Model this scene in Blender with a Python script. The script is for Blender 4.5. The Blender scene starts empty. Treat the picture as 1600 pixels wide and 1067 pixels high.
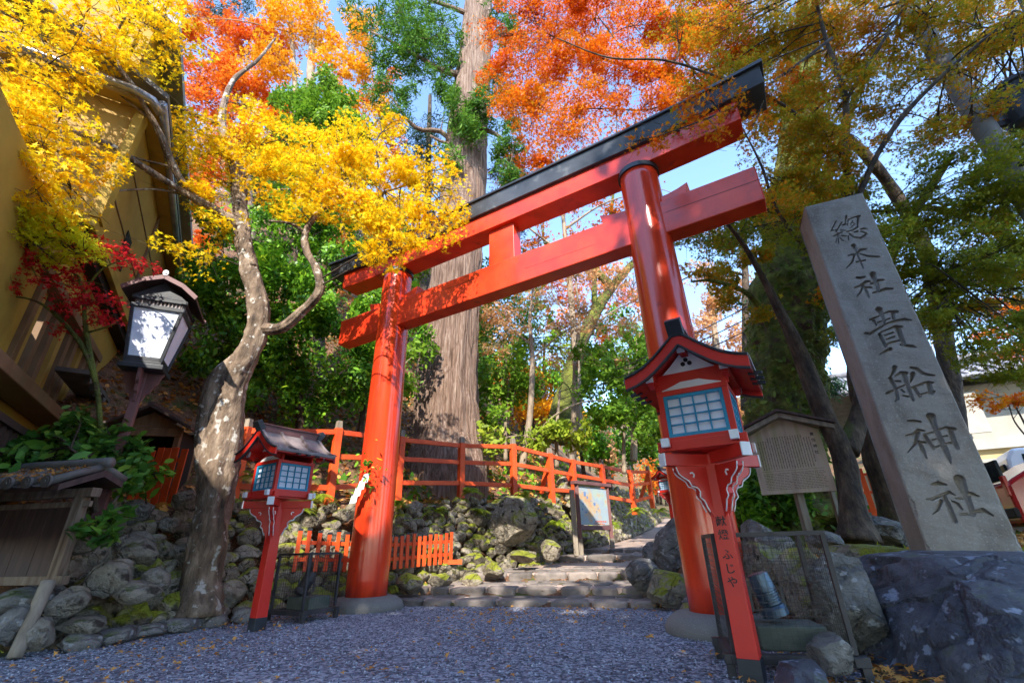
import bpy, bmesh, math, random
import numpy as np
from mathutils import Vector, Matrix

# ------------------------------------------------------------------ camera, sky, sun, exposure
S = bpy.context.scene
COL = S.collection
CAM_H = .72
CR = np.array([[0.9996653928544438, 0.02586701237427087, 0.0],
               [0.010586870587886816, -0.4091438157684551, -0.9124084919538966],
               [-0.023601281751761266, 0.9121031935528227, -0.4092807640366405]])
cd = bpy.data.cameras.new('camera'); cam = bpy.data.objects.new('camera', cd); COL.objects.link(cam)
m4 = Matrix.Identity(4)
for i in range(3):
    for j in range(3): m4[i][j] = CR[i, j]
m4[2][3] = CAM_H
cam.matrix_world = m4
cd.sensor_width = 36; cd.lens = 711 / 1600 * 36; cd.clip_start = .05; cd.clip_end = 2000
S.camera = cam
SUN_AZ = math.radians(-97)      # where the sun stands, angle from +X
SUN_EL = math.radians(40)
w = bpy.data.worlds.new('World'); S.world = w; w.use_nodes = True
nt = w.node_tree; bg = nt.nodes['Background']
sky = nt.nodes.new('ShaderNodeTexSky'); sky.sky_type = 'NISHITA'; sky.sun_disc = False
sky.sun_elevation = SUN_EL; sky.sun_rotation = math.pi / 2 - SUN_AZ
sky.air_density = 1.0; sky.dust_density = .1; sky.ozone_density = 3.2
nt.links.new(sky.outputs[0], bg.inputs[0]); bg.inputs[1].default_value = .14
sl = bpy.data.lights.new('sun', 'SUN'); sl.energy = 2.2; sl.angle = math.radians(.5); sl.color = (1, .93, .82)
so = bpy.data.objects.new('sun', sl); COL.objects.link(so)
sd = Vector((math.cos(SUN_AZ) * math.cos(SUN_EL), math.sin(SUN_AZ) * math.cos(SUN_EL), math.sin(SUN_EL)))
so.rotation_euler = sd.to_track_quat('Z', 'Y').to_euler()
S.view_settings.view_transform = 'Standard'; S.view_settings.look = 'None'
S.view_settings.exposure = 2.3; S.view_settings.gamma = 1
S.render.engine = 'CYCLES'
S.cycles.use_denoising = True
S.cycles.max_bounces = 6; S.cycles.transparent_max_bounces = 4; S.cycles.diffuse_bounces = 4
S.cycles.glossy_bounces = 2; S.cycles.transmission_bounces = 3

# ------------------------------------------------------------------ helpers
rng = np.random.default_rng(7); random.seed(7)
def ray(px, py): return CR @ np.array([px - 800, -(py - 533.5), -711.])
def A(px, py, Y):
    """point seen at photo position (px,py) standing Y metres ahead"""
    d = ray(px, py); return d * (Y / d[1]) + [0, 0, CAM_H]
def G(px, py, z=0):
    d = ray(px, py); return d * ((z - CAM_H) / d[2]) + [0, 0, CAM_H]
def depth(P): return float((CR.T @ (np.array(P) - [0, 0, CAM_H]))[2] * -1)
def fnoise(P, freq, seed=0, octv=3):
    r = np.random.default_rng(seed); P = np.asarray(P, float); out = np.zeros(len(P)); a = 1.; tot = 0
    for o in range(octv):
        for k in range(4):
            v = r.normal(size=3); v /= np.linalg.norm(v); v2 = r.normal(size=3)
            out += a * np.sin(P @ v * freq * 2.2 + r.uniform(0, 6.28) + 1.3 * np.sin(P @ v2 * freq * .9 + r.uniform(0, 6.28)))
        tot += a * 4; a *= .5; freq *= 2.1
    return out / tot * 1.6
class MB:
    def __init__(s): s.v = []; s.f = []; s.m = []; s.n = 0
    def add(s, V, F, mi=0):
        s.v.append(np.asarray(V, float).reshape(-1, 3)); o = s.n
        s.f += [tuple(int(i) + o for i in f) for f in F]; s.m += [mi] * len(F); s.n += len(s.v[-1]); return s
    def box(s, c, d, rot=None, mi=0):
        x, y, z = [q / 2 for q in d]
        V = np.array([(-x,-y,-z),(x,-y,-z),(x,y,-z),(-x,y,-z),(-x,-y,z),(x,-y,z),(x,y,z),(-x,y,z)])
        if rot is not None: V = V @ np.array(rot).T
        return s.add(V + np.array(c), [(0,3,2,1),(4,5,6,7),(0,1,5,4),(1,2,6,5),(2,3,7,6),(3,0,4,7)], mi)
    def beam(s, a, b, w, h, up=(0,0,1), mi=0, w2=None, h2=None):
        a = np.array(a, float); b = np.array(b, float); t = b - a; L = np.linalg.norm(t); t /= L
        sx = np.cross(t, up); sx /= np.linalg.norm(sx); u = np.cross(sx, t)
        w2 = w if w2 is None else w2; h2 = h if h2 is None else h2
        V = [a-sx*w/2-u*h/2, a+sx*w/2-u*h/2, a+sx*w/2+u*h/2, a-sx*w/2+u*h/2,
             b-sx*w2/2-u*h2/2, b+sx*w2/2-u*h2/2, b+sx*w2/2+u*h2/2, b-sx*w2/2+u*h2/2]
        return s.add(V, [(0,1,2,3),(7,6,5,4),(0,4,5,1),(1,5,6,2),(2,6,7,3),(3,7,4,0)], mi)
    def prism(s, poly, O, X, Yv, Z, mi=0):
        """poly (x,y) in plane X,Y at O extruded along Z vector"""
        O, X, Yv, Z = [np.array(q, float) for q in (O, X, Yv, Z)]
        n = len(poly); V = [O + X*p[0] + Yv*p[1] for p in poly] + [O + X*p[0] + Yv*p[1] + Z for p in poly]
        F = [tuple(range(n-1,-1,-1)), tuple(range(n, 2*n))] + [(i, (i+1)%n, (i+1)%n+n, i+n) for i in range(n)]
        return s.add(V, F, mi)
    def tube(s, P, R, n=8, mi=0, cap=True, nz=0, seed=0, ridge=0):
        P = np.array(P, float); R = np.broadcast_to(np.array(R, float), (len(P),)).copy()
        T = np.gradient(P, axis=0); T /= np.linalg.norm(T, axis=1)[:, None] + 1e-9
        ref = np.array([0.,0,1.]) if abs(T[0][2]) < .9 else np.array([1.,0,0])
        N = np.zeros_like(P); x = np.cross(T[0], ref); x /= np.linalg.norm(x)
        for i in range(len(P)):
            x = x - T[i]*x.dot(T[i]); x /= np.linalg.norm(x)+1e-9; N[i] = x
        B = np.cross(T, N); a = np.linspace(0, 2*np.pi, n, endpoint=False)
        V = P[:,None,:] + R[:,None,None]*(N[:,None,:]*np.cos(a)[None,:,None] + B[:,None,:]*np.sin(a)[None,:,None])
        V = V.reshape(-1,3)
        if nz:
            q = fnoise(V, 3.2, seed)*nz
            if ridge:
                A2 = np.tile(a, len(P)); zz = V[:,2]; q = q+ridge*(np.sin(A2*9+1.2*np.sin(zz*.7+seed))*.5+np.sin(A2*17+2*np.sin(zz*.9+A2))*.35+np.abs(np.sin(A2*14+zz*.35+1.5*np.sin(zz*1.3)))*.5)+fnoise(V, 11, seed+3, 2)*nz*.35
            c = np.repeat(P, n, axis=0); V = c + (V-c)*(1+q)[:,None]
        F = [(i*n+j, i*n+(j+1)%n, (i+1)*n+(j+1)%n, (i+1)*n+j) for i in range(len(P)-1) for j in range(n)]
        if cap: F += [tuple(range(n-1,-1,-1)), tuple(range((len(P)-1)*n, len(P)*n))]
        return s.add(V, F, mi)
    def lathe(s, prof, c=(0,0,0), n=32, mi=0):
        V = []; a = np.linspace(0, 2*np.pi, n, endpoint=False)
        for r, z in prof: V += [(c[0]+r*math.cos(t), c[1]+r*math.sin(t), c[2]+z) for t in a]
        k = len(prof); F = [(i*n+j, i*n+(j+1)%n, (i+1)*n+(j+1)%n, (i+1)*n+j) for i in range(k-1) for j in range(n)]
        F += [tuple(range(n-1,-1,-1)), tuple(range((k-1)*n, k*n))]
        return s.add(V, F, mi)
    def build(s, name, mats, parent=None, smooth=False, bevel=0, loc=None, rz=None):
        me = bpy.data.meshes.new(name); me.from_pydata(np.concatenate(s.v).tolist(), [], s.f)
        if not isinstance(mats, (list, tuple)): mats = [mats]
        for q in mats: me.materials.append(q)
        if len(mats) > 1: me.polygons.foreach_set('material_index', s.m)
        if smooth: me.polygons.foreach_set('use_smooth', [True]*len(s.f))
        me.update(); o = bpy.data.objects.new(name, me); COL.objects.link(o)
        if parent: o.parent = parent
        if bevel:
            b = o.modifiers.new('bevel', 'BEVEL'); b.width = bevel; b.segments = 2; b.limit_method = 'ANGLE'; b.angle_limit = .6
            if smooth is False:
                pass
        if loc is not None: o.location = loc
        if rz is not None: o.rotation_euler.z = rz
        return o
def tag(o, label, cat, group=None, kind=None):
    o['label'] = label; o['category'] = cat
    if group: o['group'] = group
    if kind: o['kind'] = kind
    return o
def struct(o): o['kind'] = 'structure'; return o
def empty(name, loc=(0,0,0), rz=0):
    o = bpy.data.objects.new(name, None); COL.objects.link(o); o.location = loc; o.rotation_euler.z = rz
    o.empty_display_size = .1; return o
def copy_tree(o, parent=None):
    c = o.copy(); COL.objects.link(c)
    if parent: c.parent = parent
    for ch in [q for q in bpy.data.objects if q.parent == o]: copy_tree(ch, c)
    return c
def relloc(o):   # shift a top-level empty's world-built children: keep coordinates local to the empty
    for ch in o.children: pass
def cr(P, step=.07):
    """Catmull-Rom through points (x,y,z,r)"""
    P = np.array(P, float)
    if len(P) == 2:
        n = max(2, int(np.linalg.norm(P[1,:3]-P[0,:3])/step)); t = np.linspace(0,1,n)[:,None]; return P[0]*(1-t)+P[1]*t
    Q = np.vstack([2*P[0]-P[1], P, 2*P[-1]-P[-2]]); out = []
    for i in range(1, len(Q)-2):
        n = max(2, int(np.linalg.norm(Q[i+1,:3]-Q[i,:3])/step)); t = np.linspace(0,1,n,endpoint=False)[:,None]
        a,b,c,d = Q[i-1],Q[i],Q[i+1],Q[i+2]
        out.append(.5*((2*b)+(-a+c)*t+(2*a-5*b+4*c-d)*t**2+(-a+3*b-3*c+d)*t**3))
    out.append(P[-1:]); R = np.vstack(out); R[:,3] = np.maximum(R[:,3], .003); return R
def frommesh(name, V, F, mats, parent=None, smooth=True):
    """V (n,3), F (m,k) arrays, fast"""
    me = bpy.data.meshes.new(name); V = np.asarray(V, np.float32); F = np.asarray(F, np.int32); k = F.shape[1]
    me.vertices.add(len(V)); me.vertices.foreach_set('co', V.ravel())
    me.loops.add(F.size); me.loops.foreach_set('vertex_index', F.ravel())
    me.polygons.add(len(F)); me.polygons.foreach_set('loop_start', np.arange(0, F.size, k, dtype=np.int32))
    me.polygons.foreach_set('loop_total', np.full(len(F), k, np.int32))
    me.polygons.foreach_set('use_smooth', np.full(len(F), smooth))
    if not isinstance(mats, (list, tuple)): mats = [mats]
    for q in mats: me.materials.append(q)
    me.update(calc_edges=True); o = bpy.data.objects.new(name, me); COL.objects.link(o)
    if parent: o.parent = parent
    return o
def text_obj(body, name, size, m, parent, O, X, Yv, thick=.0015, bold=0.0):
    """flat lettering: O centre, X right, Y up (unit vectors)"""
    c = bpy.data.curves.new(name, 'FONT'); c.body = body; c.size = size; c.align_x = 'CENTER'; c.align_y = 'CENTER'
    c.extrude = thick; c.offset = bold; c.resolution_u = 3
    t = bpy.data.objects.new(name, c); COL.objects.link(t)
    dg = bpy.context.evaluated_depsgraph_get(); me = bpy.data.meshes.new_from_object(t.evaluated_get(dg))
    bpy.data.objects.remove(t)
    X = Vector(X).normalized(); Yv = Vector(Yv).normalized(); Z = X.cross(Yv)
    M = Matrix.Identity(4)
    for i in range(3): M[i][0] = X[i]; M[i][1] = Yv[i]; M[i][2] = Z[i]; M[i][3] = O[i]
    me.transform(M); me.materials.clear(); me.materials.append(m)
    o = bpy.data.objects.new(name, me); COL.objects.link(o); o.parent = parent; return o

# ------------------------------------------------------------------ materials
def hexc(r, g, b): return (r, g, b, 1)
def mat(name, cols, scale=3., rough=.6, bump=.0, bscale=30., stretch=(1,1,1), coat=0, spec=.4, island=0, noise=1.,
        trans=0, moss=None, moss_amt=.5, metal=0, detail=5, bdist=.02, coord='Object', crack=0, wear=None, speck=None, rvar=0, bdetail=6):
    """cols: palette mixed by noise (and per loose piece when island>0)"""
    m = bpy.data.materials.new(name); m.use_nodes = True; t = m.node_tree; N = t.nodes; L = t.links
    b = N['Principled BSDF']; tc = N.new('ShaderNodeTexCoord'); mp = N.new('ShaderNodeMapping')
    L.new(tc.outputs[coord], mp.inputs[0]); mp.inputs['Scale'].default_value = stretch
    nz = N.new('ShaderNodeTexNoise'); nz.inputs['Scale'].default_value = scale; nz.inputs['Detail'].default_value = detail
    nz.inputs['Roughness'].default_value = .6; L.new(mp.outputs[0], nz.inputs[0])
    mr = N.new('ShaderNodeMapRange'); mr.inputs[1].default_value = .3; mr.inputs[2].default_value = .7; L.new(nz.outputs[0], mr.inputs[0])
    fac = mr.outputs[0]
    if island:
        ge = N.new('ShaderNodeNewGeometry'); mx = N.new('ShaderNodeMix'); mx.inputs[0].default_value = island
        L.new(fac, mx.inputs[2]); L.new(ge.outputs['Random Per Island'], mx.inputs[3]); fac = mx.outputs[0]
    rp = N.new('ShaderNodeValToRGB'); e = rp.color_ramp.elements
    while len(e) < len(cols): e.new(.5)
    for i, c in enumerate(cols): e[i].position = i/(len(cols)-1) if len(cols) > 1 else 0; e[i].color = (*c, 1)
    if len(cols) == 1: e[1].color = (*cols[0], 1)
    L.new(fac, rp.inputs[0]); colr = rp.outputs[0]
    def mixin(col, cfac, c2):
        mx = N.new('ShaderNodeMix'); mx.data_type = 'RGBA'; L.new(cfac, mx.inputs[0]); L.new(col, mx.inputs[6]); mx.inputs[7].default_value = (*c2, 1)
        return mx.outputs[2]
    if speck:    # (scale, colour, threshold, softness)
        n2 = N.new('ShaderNodeTexNoise'); n2.inputs['Scale'].default_value = speck[0]; n2.inputs['Detail'].default_value = 3
        L.new(tc.outputs[coord], n2.inputs[0]); r2 = N.new('ShaderNodeMapRange')
        r2.inputs[1].default_value = speck[2]; r2.inputs[2].default_value = speck[2]+speck[3]; L.new(n2.outputs[0], r2.inputs[0])
        colr = mixin(colr, r2.outputs[0], speck[1])
    if moss:
        ge2 = N.new('ShaderNodeNewGeometry'); sx = N.new('ShaderNodeSeparateXYZ'); L.new(ge2.outputs['Normal'], sx.inputs[0])
        n3 = N.new('ShaderNodeTexNoise'); n3.inputs['Scale'].default_value = 1.7; n3.inputs['Detail'].default_value = 8; n3.inputs['Roughness'].default_value = .7
        L.new(tc.outputs[coord], n3.inputs[0])
        ad = N.new('ShaderNodeMath'); ad.operation = 'MULTIPLY_ADD'; L.new(sx.outputs[2], ad.inputs[0]); ad.inputs[1].default_value = .22; L.new(n3.outputs[0], ad.inputs[2])
        r3 = N.new('ShaderNodeMapRange'); r3.inputs[1].default_value = .85-moss_amt*.5; r3.inputs[2].default_value = .95-moss_amt*.5; L.new(ad.outputs[0], r3.inputs[0])
        colr = mixin(colr, r3.outputs[0], moss)
    L.new(colr, b.inputs['Base Color'])
    b.inputs['Roughness'].default_value = rough; b.inputs['Specular IOR Level'].default_value = spec
    b.inputs['Metallic'].default_value = metal
    if rvar:
        r4 = N.new('ShaderNodeMapRange'); r4.inputs[3].default_value = max(.05, rough-rvar); r4.inputs[4].default_value = rough+rvar
        L.new(nz.outputs[0], r4.inputs[0]); L.new(r4.outputs[0], b.inputs['Roughness'])
    if coat: b.inputs['Coat Weight'].default_value = coat; b.inputs['Coat Roughness'].default_value = .12
    if bump:
        bn = N.new('ShaderNodeTexNoise'); bn.inputs['Scale'].default_value = bscale; bn.inputs['Detail'].default_value = bdetail; bn.inputs['Roughness'].default_value = .65
        L.new(mp.outputs[0], bn.inputs[0])
        hsrc = bn.outputs[0]
        if crack:
            vr = N.new('ShaderNodeTexVoronoi'); vr.feature = 'DISTANCE_TO_EDGE'; vr.inputs['Scale'].default_value = crack
            wn = N.new('ShaderNodeMixRGB'); wn.inputs[0].default_value = .22; L.new(mp.outputs[0], wn.inputs[1]); L.new(nz.outputs['Color'], wn.inputs[2]); L.new(wn.outputs[0], vr.inputs[0])
            cm = N.new('ShaderNodeMapRange'); cm.inputs[1].default_value = 0; cm.inputs[2].default_value = .07; cm.inputs[3].default_value = -.45; L.new(vr.outputs['Distance'], cm.inputs[0])
            ad2 = N.new('ShaderNodeMath'); L.new(bn.outputs[0], ad2.inputs[0]); L.new(cm.outputs[0], ad2.inputs[1]); cm.inputs[4].default_value = 0; hsrc = ad2.outputs[0]
        bp = N.new('ShaderNodeBump'); bp.inputs['Strength'].default_value = bump; bp.inputs['Distance'].default_value = bdist
        L.new(hsrc, bp.inputs['Height']); L.new(bp.outputs[0], b.inputs['Normal'])
    if trans:
        tr = N.new('ShaderNodeBsdfTranslucent'); L.new(colr, tr.inputs[0]); ms = N.new('ShaderNodeMixShader'); ms.inputs[0].default_value = trans
        L.new(b.outputs[0], ms.inputs[1]); L.new(tr.outputs[0], ms.inputs[2]); L.new(ms.outputs[0], N['Material Output'].inputs[0])
    return m
V_RED = mat('vermilion', [(.50,.028,.010),(.70,.048,.013),(.80,.07,.018)], 2.4, .32, .06, 40, rvar=.1, coat=.2, bdist=.006, speck=(5,(.40,.035,.02),.64,.12), stretch=(1,1,1))
V_PIL = mat('vermilion_lacquer', [(.48,.028,.010),(.70,.048,.013),(.78,.065,.018)], 2.2, .24, .1, 2.4, stretch=(3,3,.35), coat=.4, bdist=.01, speck=(5,(.42,.03,.015),.66,.1))
V_LAN = mat('lantern_vermilion', [(.52,.018,.012),(.64,.028,.016)], 3, .4, .08, 60, coat=.1, bdist=.003, speck=(24,(.30,.02,.02),.72,.05))
V_FEN = mat('fence_vermilion', [(.60,.055,.012),(.82,.12,.022)], 2.2, .5, .15, 25, bdist=.005, speck=(8,(.30,.05,.02),.66,.1))
BLACK = mat('black_paint', [(.018,.02,.024),(.04,.045,.055)], 4, .38, .1, 30, bdist=.004)
KASAGI = mat('kasagi_black', [(.03,.035,.045),(.09,.10,.12)], 2.5, .35, .12, 20, bdist=.005, speck=(5,(.16,.17,.18),.62,.12))
DKWOOD = mat('dark_wood', [(.035,.02,.018),(.09,.05,.04)], 4, .6, .3, 40, stretch=(6,6,.7), bdist=.004)
BRWOOD = mat('brown_wood', [(.14,.07,.035),(.26,.14,.07)], 3, .6, .3, 30, stretch=(5,5,.7), bdist=.004)
PLUM = mat('plum_paint', [(.12,.05,.05),(.20,.09,.085)], 4, .5, .15, 40, bdist=.003)
WHITE = mat('white_paint', [(.72,.74,.78),(.82,.82,.83)], 5, .5)
BLUE = mat('blue_frame', [(.015,.20,.36),(.02,.27,.45)], 4, .4)
PAPER = mat('lantern_paper', [(.62,.66,.78),(.74,.76,.84)], 6, .6)
COPPER = mat('weathered_copper', [(.16,.13,.13),(.30,.25,.24)], 5, .45, .1, 20, bdist=.004, speck=(6,(.10,.06,.06),.6,.1))
STONE = mat('granite', [(.12,.115,.11),(.20,.185,.17)], 2.2, .8, .35, 120, bdist=.004, speck=(160,(.32,.30,.28),.60,.08))
PSTONE = mat('inscribed_granite', [(.17,.145,.12),(.30,.27,.235),(.23,.195,.165)], 2.6, .8, .7, 80, bdist=.006, stretch=(1,1,.55), speck=(80,(.38,.36,.33),.58,.14), moss=(.13,.12,.07), moss_amt=.42)
ROCK = mat('rock', [(.06,.048,.033),(.21,.175,.125),(.36,.31,.24),(.52,.47,.39)], 5, .9, 1.0, 16, bdist=.09, moss=(.26,.28,.02), moss_amt=.50, speck=(9,(.05,.04,.025),.58,.08), bdetail=12, island=.35, crack=5)
ROCKB = mat('bank_rock', [(.06,.05,.04),(.17,.145,.11),(.28,.25,.205),(.40,.37,.32)], 4, .85, 1.0, 12, bdist=.08, moss=(.09,.11,.02), moss_amt=.22, speck=(8,(.045,.035,.025),.58,.1), bdetail=12, island=.3, crack=4)
ROCKD = mat('dark_rock', [(.04,.038,.035),(.11,.105,.098),(.21,.20,.185),(.34,.32,.30)], 4.0, .8, 1.0, 12, bdist=.08, crack=4, moss=(.09,.12,.02), moss_amt=.22, speck=(13,(.36,.36,.36),.61,.06), bdetail=10, island=.25)
BIGROCK = mat('big_dark_rock', [(.04,.042,.055),(.09,.092,.115),(.17,.17,.20)], 3.4, .55, 1.0, 6, bdist=.16, crack=2.2, moss=(.075,.10,.02), moss_amt=.16, speck=(11,(.30,.33,.42),.60,.05), bdetail=12)
STEPM = mat('step_stone', [(.07,.06,.055),(.17,.145,.13),(.34,.28,.245)], 5, .8, .5, 14, bdist=.03, island=.5, bdetail=8)
SOIL = mat('leaf_litter_soil', [(.05,.028,.016),(.15,.075,.04),(.26,.13,.07)], 6, .95, 1.0, 25, bdist=.05, moss=(.07,.09,.018), moss_amt=.35, detail=9, speck=(30,(.38,.20,.11),.58,.06))
EARTH = mat('dark_earth', [(.03,.022,.016),(.08,.055,.035)], 5, .95, 1, 20, bdist=.04)
BARK = mat('cedar_bark', [(.10,.055,.035),(.27,.17,.12),(.46,.34,.27)], 5, .85, 1.0, 9, stretch=(4,4,.22), bdist=.12, detail=8, bdetail=9)
MBARK = mat('maple_bark', [(.05,.035,.025),(.18,.125,.085),(.38,.29,.21)], 6, .8, 1.0, 14, stretch=(1.5,1.5,.5), bdist=.05, detail=8, speck=(10,(.50,.47,.42),.60,.06), bdetail=9)
DBARK = mat('dark_maple_bark', [(.02,.015,.012),(.07,.048,.032),(.15,.11,.075)], 8, .85, 1.0, 22, stretch=(1.4,1.4,.5), bdist=.04, moss=(.10,.12,.02), moss_amt=.42)
MOSSB = mat('mossy_bark', [(.045,.045,.014),(.12,.14,.025),(.24,.26,.04)], 4, .95, 1.0, 14, bdist=.10, speck=(5,(.10,.06,.035),.58,.08), detail=9, bdetail=9)
PBARK = mat('pale_bark', [(.18,.13,.09),(.38,.30,.21)], 6, .85, .6, 20, stretch=(2,2,.5), bdist=.03)
OCHRE = mat('ochre_plaster', [(.34,.21,.03),(.50,.33,.055)], 1.0, .75, .15, 12, bdist=.01, speck=(1.3,(.16,.10,.025),.60,.2))
OCHRED = mat('ochre_boards', [(.30,.17,.032),(.44,.27,.055)], 1.3, .7, .2, 12, stretch=(1,1,1), bdist=.01)
TRIM = mat('brown_trim', [(.14,.075,.035),(.24,.14,.07)], 2.5, .6, .2, 30, bdist=.004)
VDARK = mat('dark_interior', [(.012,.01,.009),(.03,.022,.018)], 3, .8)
TILE = mat('roof_tile', [(.06,.055,.05),(.15,.135,.12)], 4, .55, .3, 30, bdist=.01, speck=(9,(.10,.10,.04),.62,.1))
TILEL = mat('pale_roof_tile', [(.20,.20,.22),(.34,.34,.36)], 4, .5)
ZINC = mat('zinc_gutter', [(.20,.20,.22),(.36,.36,.38)], 5, .35, metal=.6)
IRON = mat('dark_iron', [(.03,.03,.035),(.065,.06,.065)], 8, .5, metal=.3)
LAMPB = mat('lamp_blue_metal', [(.05,.08,.12),(.10,.15,.21)], 4, .35, metal=.5)
CONC = mat('concrete', [(.06,.075,.065),(.12,.135,.11)], 5, .85, .4, 60, bdist=.006)
BOARDM = mat('grey_board', [(.32,.24,.18),(.44,.34,.26),(.30,.27,.13)], 1.6, .75, .25, 30, stretch=(5,5,.6), bdist=.004)
OLDW = mat('weathered_wood', [(.16,.13,.10),(.32,.27,.21)], 3, .8, .4, 30, stretch=(5,5,.6), bdist=.006)
DKW2 = mat('aged_brown_wood', [(.07,.045,.03),(.17,.12,.085),(.25,.20,.155)], 4, .8, .5, 30, stretch=(5,5,.6), bdist=.006)
INK = mat('ink', [(.012,.012,.015)], 3, .6)
FADED = mat('faded_ink', [(.05,.042,.04)], 3, .7)
CARW = mat('white_car_paint', [(.75,.77,.80)], 3, .3, coat=.5)
CARG = mat('car_glass', [(.02,.03,.035)], 3, .1)
HWHITE = mat('white_plaster', [(.30,.28,.23),(.38,.36,.32)], 1.5, .8)
HCREAM = mat('cream_plaster', [(.36,.27,.12),(.45,.35,.18)], 1.5, .8)
TRANSF = mat('dark_transformer', [(.03,.035,.045),(.05,.06,.075)], 3, .45)
POLE = mat('concrete_pole', [(.16,.16,.17),(.24,.23,.22)], 3, .8, .2, 30, bdist=.004)
MOSSG = mat('moss', [(.06,.09,.012),(.16,.20,.02),(.28,.30,.035)], 5, .95, 1, 40, bdist=.03)
def leafm(name, cols, trans=.45, scale=1.4, rough=.5, island=.6): return mat(name, cols, scale, rough, island=island, trans=trans, detail=2, spec=.2)
L_YEL = leafm('yellow_maple_leaf', [(.74,.34,.006),(.86,.50,.008),(.93,.66,.012),(.92,.74,.02),(.70,.72,.03)])
L_YOR = leafm('golden_maple_leaf', [(.75,.22,.01),(.86,.40,.012),(.92,.52,.02),(.70,.52,.03)])
L_ORG = leafm('orange_maple_leaf', [(.50,.04,.005),(.66,.10,.006),(.78,.20,.008),(.82,.32,.012),(.55,.36,.02)], scale=.7)
L_ROR = leafm('red_orange_leaf', [(.58,.06,.012),(.72,.14,.014),(.82,.26,.02),(.85,.38,.03)], scale=.5)
L_OLV = leafm('olive_maple_leaf', [(.72,.16,.012),(.78,.30,.015),(.50,.36,.02),(.30,.33,.02),(.80,.26,.015)], scale=.55)
L_DKO = leafm('dark_green_maple_leaf', [(.14,.20,.02),(.26,.32,.025),(.40,.34,.02),(.18,.28,.03),(.50,.26,.02)], scale=.6)
L_LIM = leafm('lime_maple_leaf', [(.55,.62,.02),(.75,.78,.03),(.85,.78,.03)])
L_CRI = leafm('crimson_leaf', [(.40,.008,.02),(.60,.02,.03),(.75,.06,.03)])
L_GRN = leafm('glossy_green_leaf', [(.035,.10,.012),(.08,.22,.02),(.18,.38,.02),(.38,.52,.03)], .25, 1.5, .38)
L_SHR = leafm('shrub_leaf', [(.02,.06,.015),(.05,.15,.025),(.12,.27,.03),(.34,.42,.05)], .2, 2.5, .35)
L_BRG = leafm('bright_green_leaf', [(.07,.16,.012),(.15,.30,.02),(.28,.42,.03)], .4)
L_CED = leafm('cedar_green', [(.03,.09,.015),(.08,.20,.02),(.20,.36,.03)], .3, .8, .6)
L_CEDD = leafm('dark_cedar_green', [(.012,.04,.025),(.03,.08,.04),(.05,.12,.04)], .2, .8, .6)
L_TAN = leafm('tan_leaf', [(.55,.22,.08),(.66,.34,.14),(.72,.42,.20),(.50,.30,.10)], .4)
L_FERN = leafm('fern_green', [(.12,.20,.02),(.30,.40,.03),(.45,.50,.04)], .45)
L_IVY = leafm('ivy_green', [(.05,.08,.012),(.12,.19,.02),(.24,.28,.03)], .2, 2)
L_DEAD = leafm('dead_leaf', [(.22,.08,.03),(.50,.20,.05),(.65,.35,.09),(.42,.15,.04)], .1, 5, .7)

# ------------------------------------------------------------------ land
BL = np.array([(-14,.5),(-9,1.6),(-5.6,3.0),(-4.3,4.0),(-3.85,4.7),(-3.5,5.6),(-3.0,6.5),(-2.2,7.4),(-1.6,7.9),(-1.0,8.5),(-.2,9.2),(.6,9.9),(1.4,10.9),(2.4,12.6),(3.6,15),(5.2,19),(8,26),(15,40),(30,70)], float)
BR = np.array([(2.2,-12),(1.9,-2),(1.75,1.5),(1.75,2.4),(2.0,3.4),(2.3,4.4),(2.5,5.4),(2.15,6.2),(1.9,7.0),(1.95,8),(2.5,9.6),(3.4,11.3),(4.8,13.6),(7,17.5),(11,25),(19,39),(36,70)], float)
def sdist(XY, PL):
    XY = np.asarray(XY, float); best = np.full(len(XY), 1e9); sg = np.ones(len(XY)); u = np.zeros(len(XY)); L0 = 0
    for i in range(len(PL)-1):
        a, b = PL[i], PL[i+1]; d = b-a; L = np.linalg.norm(d); t = np.clip(((XY-a)@d)/L**2, 0, 1)
        q = XY-(a+t[:,None]*d); D = np.hypot(q[:,0], q[:,1]); c = d[0]*q[:,1]-d[1]*q[:,0]
        m = D < best-1e-9; best[m] = D[m]; sg[m] = np.sign(c[m]); u[m] = L0+t[m]*L; L0 += L
    return best*np.where(sg >= 0, 1, -1), u
def sstep(x, a, b): t = np.clip((x-a)/(b-a), 0, 1); return t*t*(3-2*t)
QN = np.array([.29,.957])
STEPQ = [(6.42,.0,.09),(7.0,.10,.19),(8.1,.21,.32),(10.1,.40,.52),(10.75,.52,.62)]
def pathz(XY):
    q = np.asarray(XY)@QN
    return np.interp(q, [6.4,6.45,7.0,7.05,8.1,8.15,10.1,10.15,10.75,10.8,12,20,60], [0,.09,.10,.19,.21,.32,.40,.52,.53,.62,.66,1.2,5])
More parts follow.
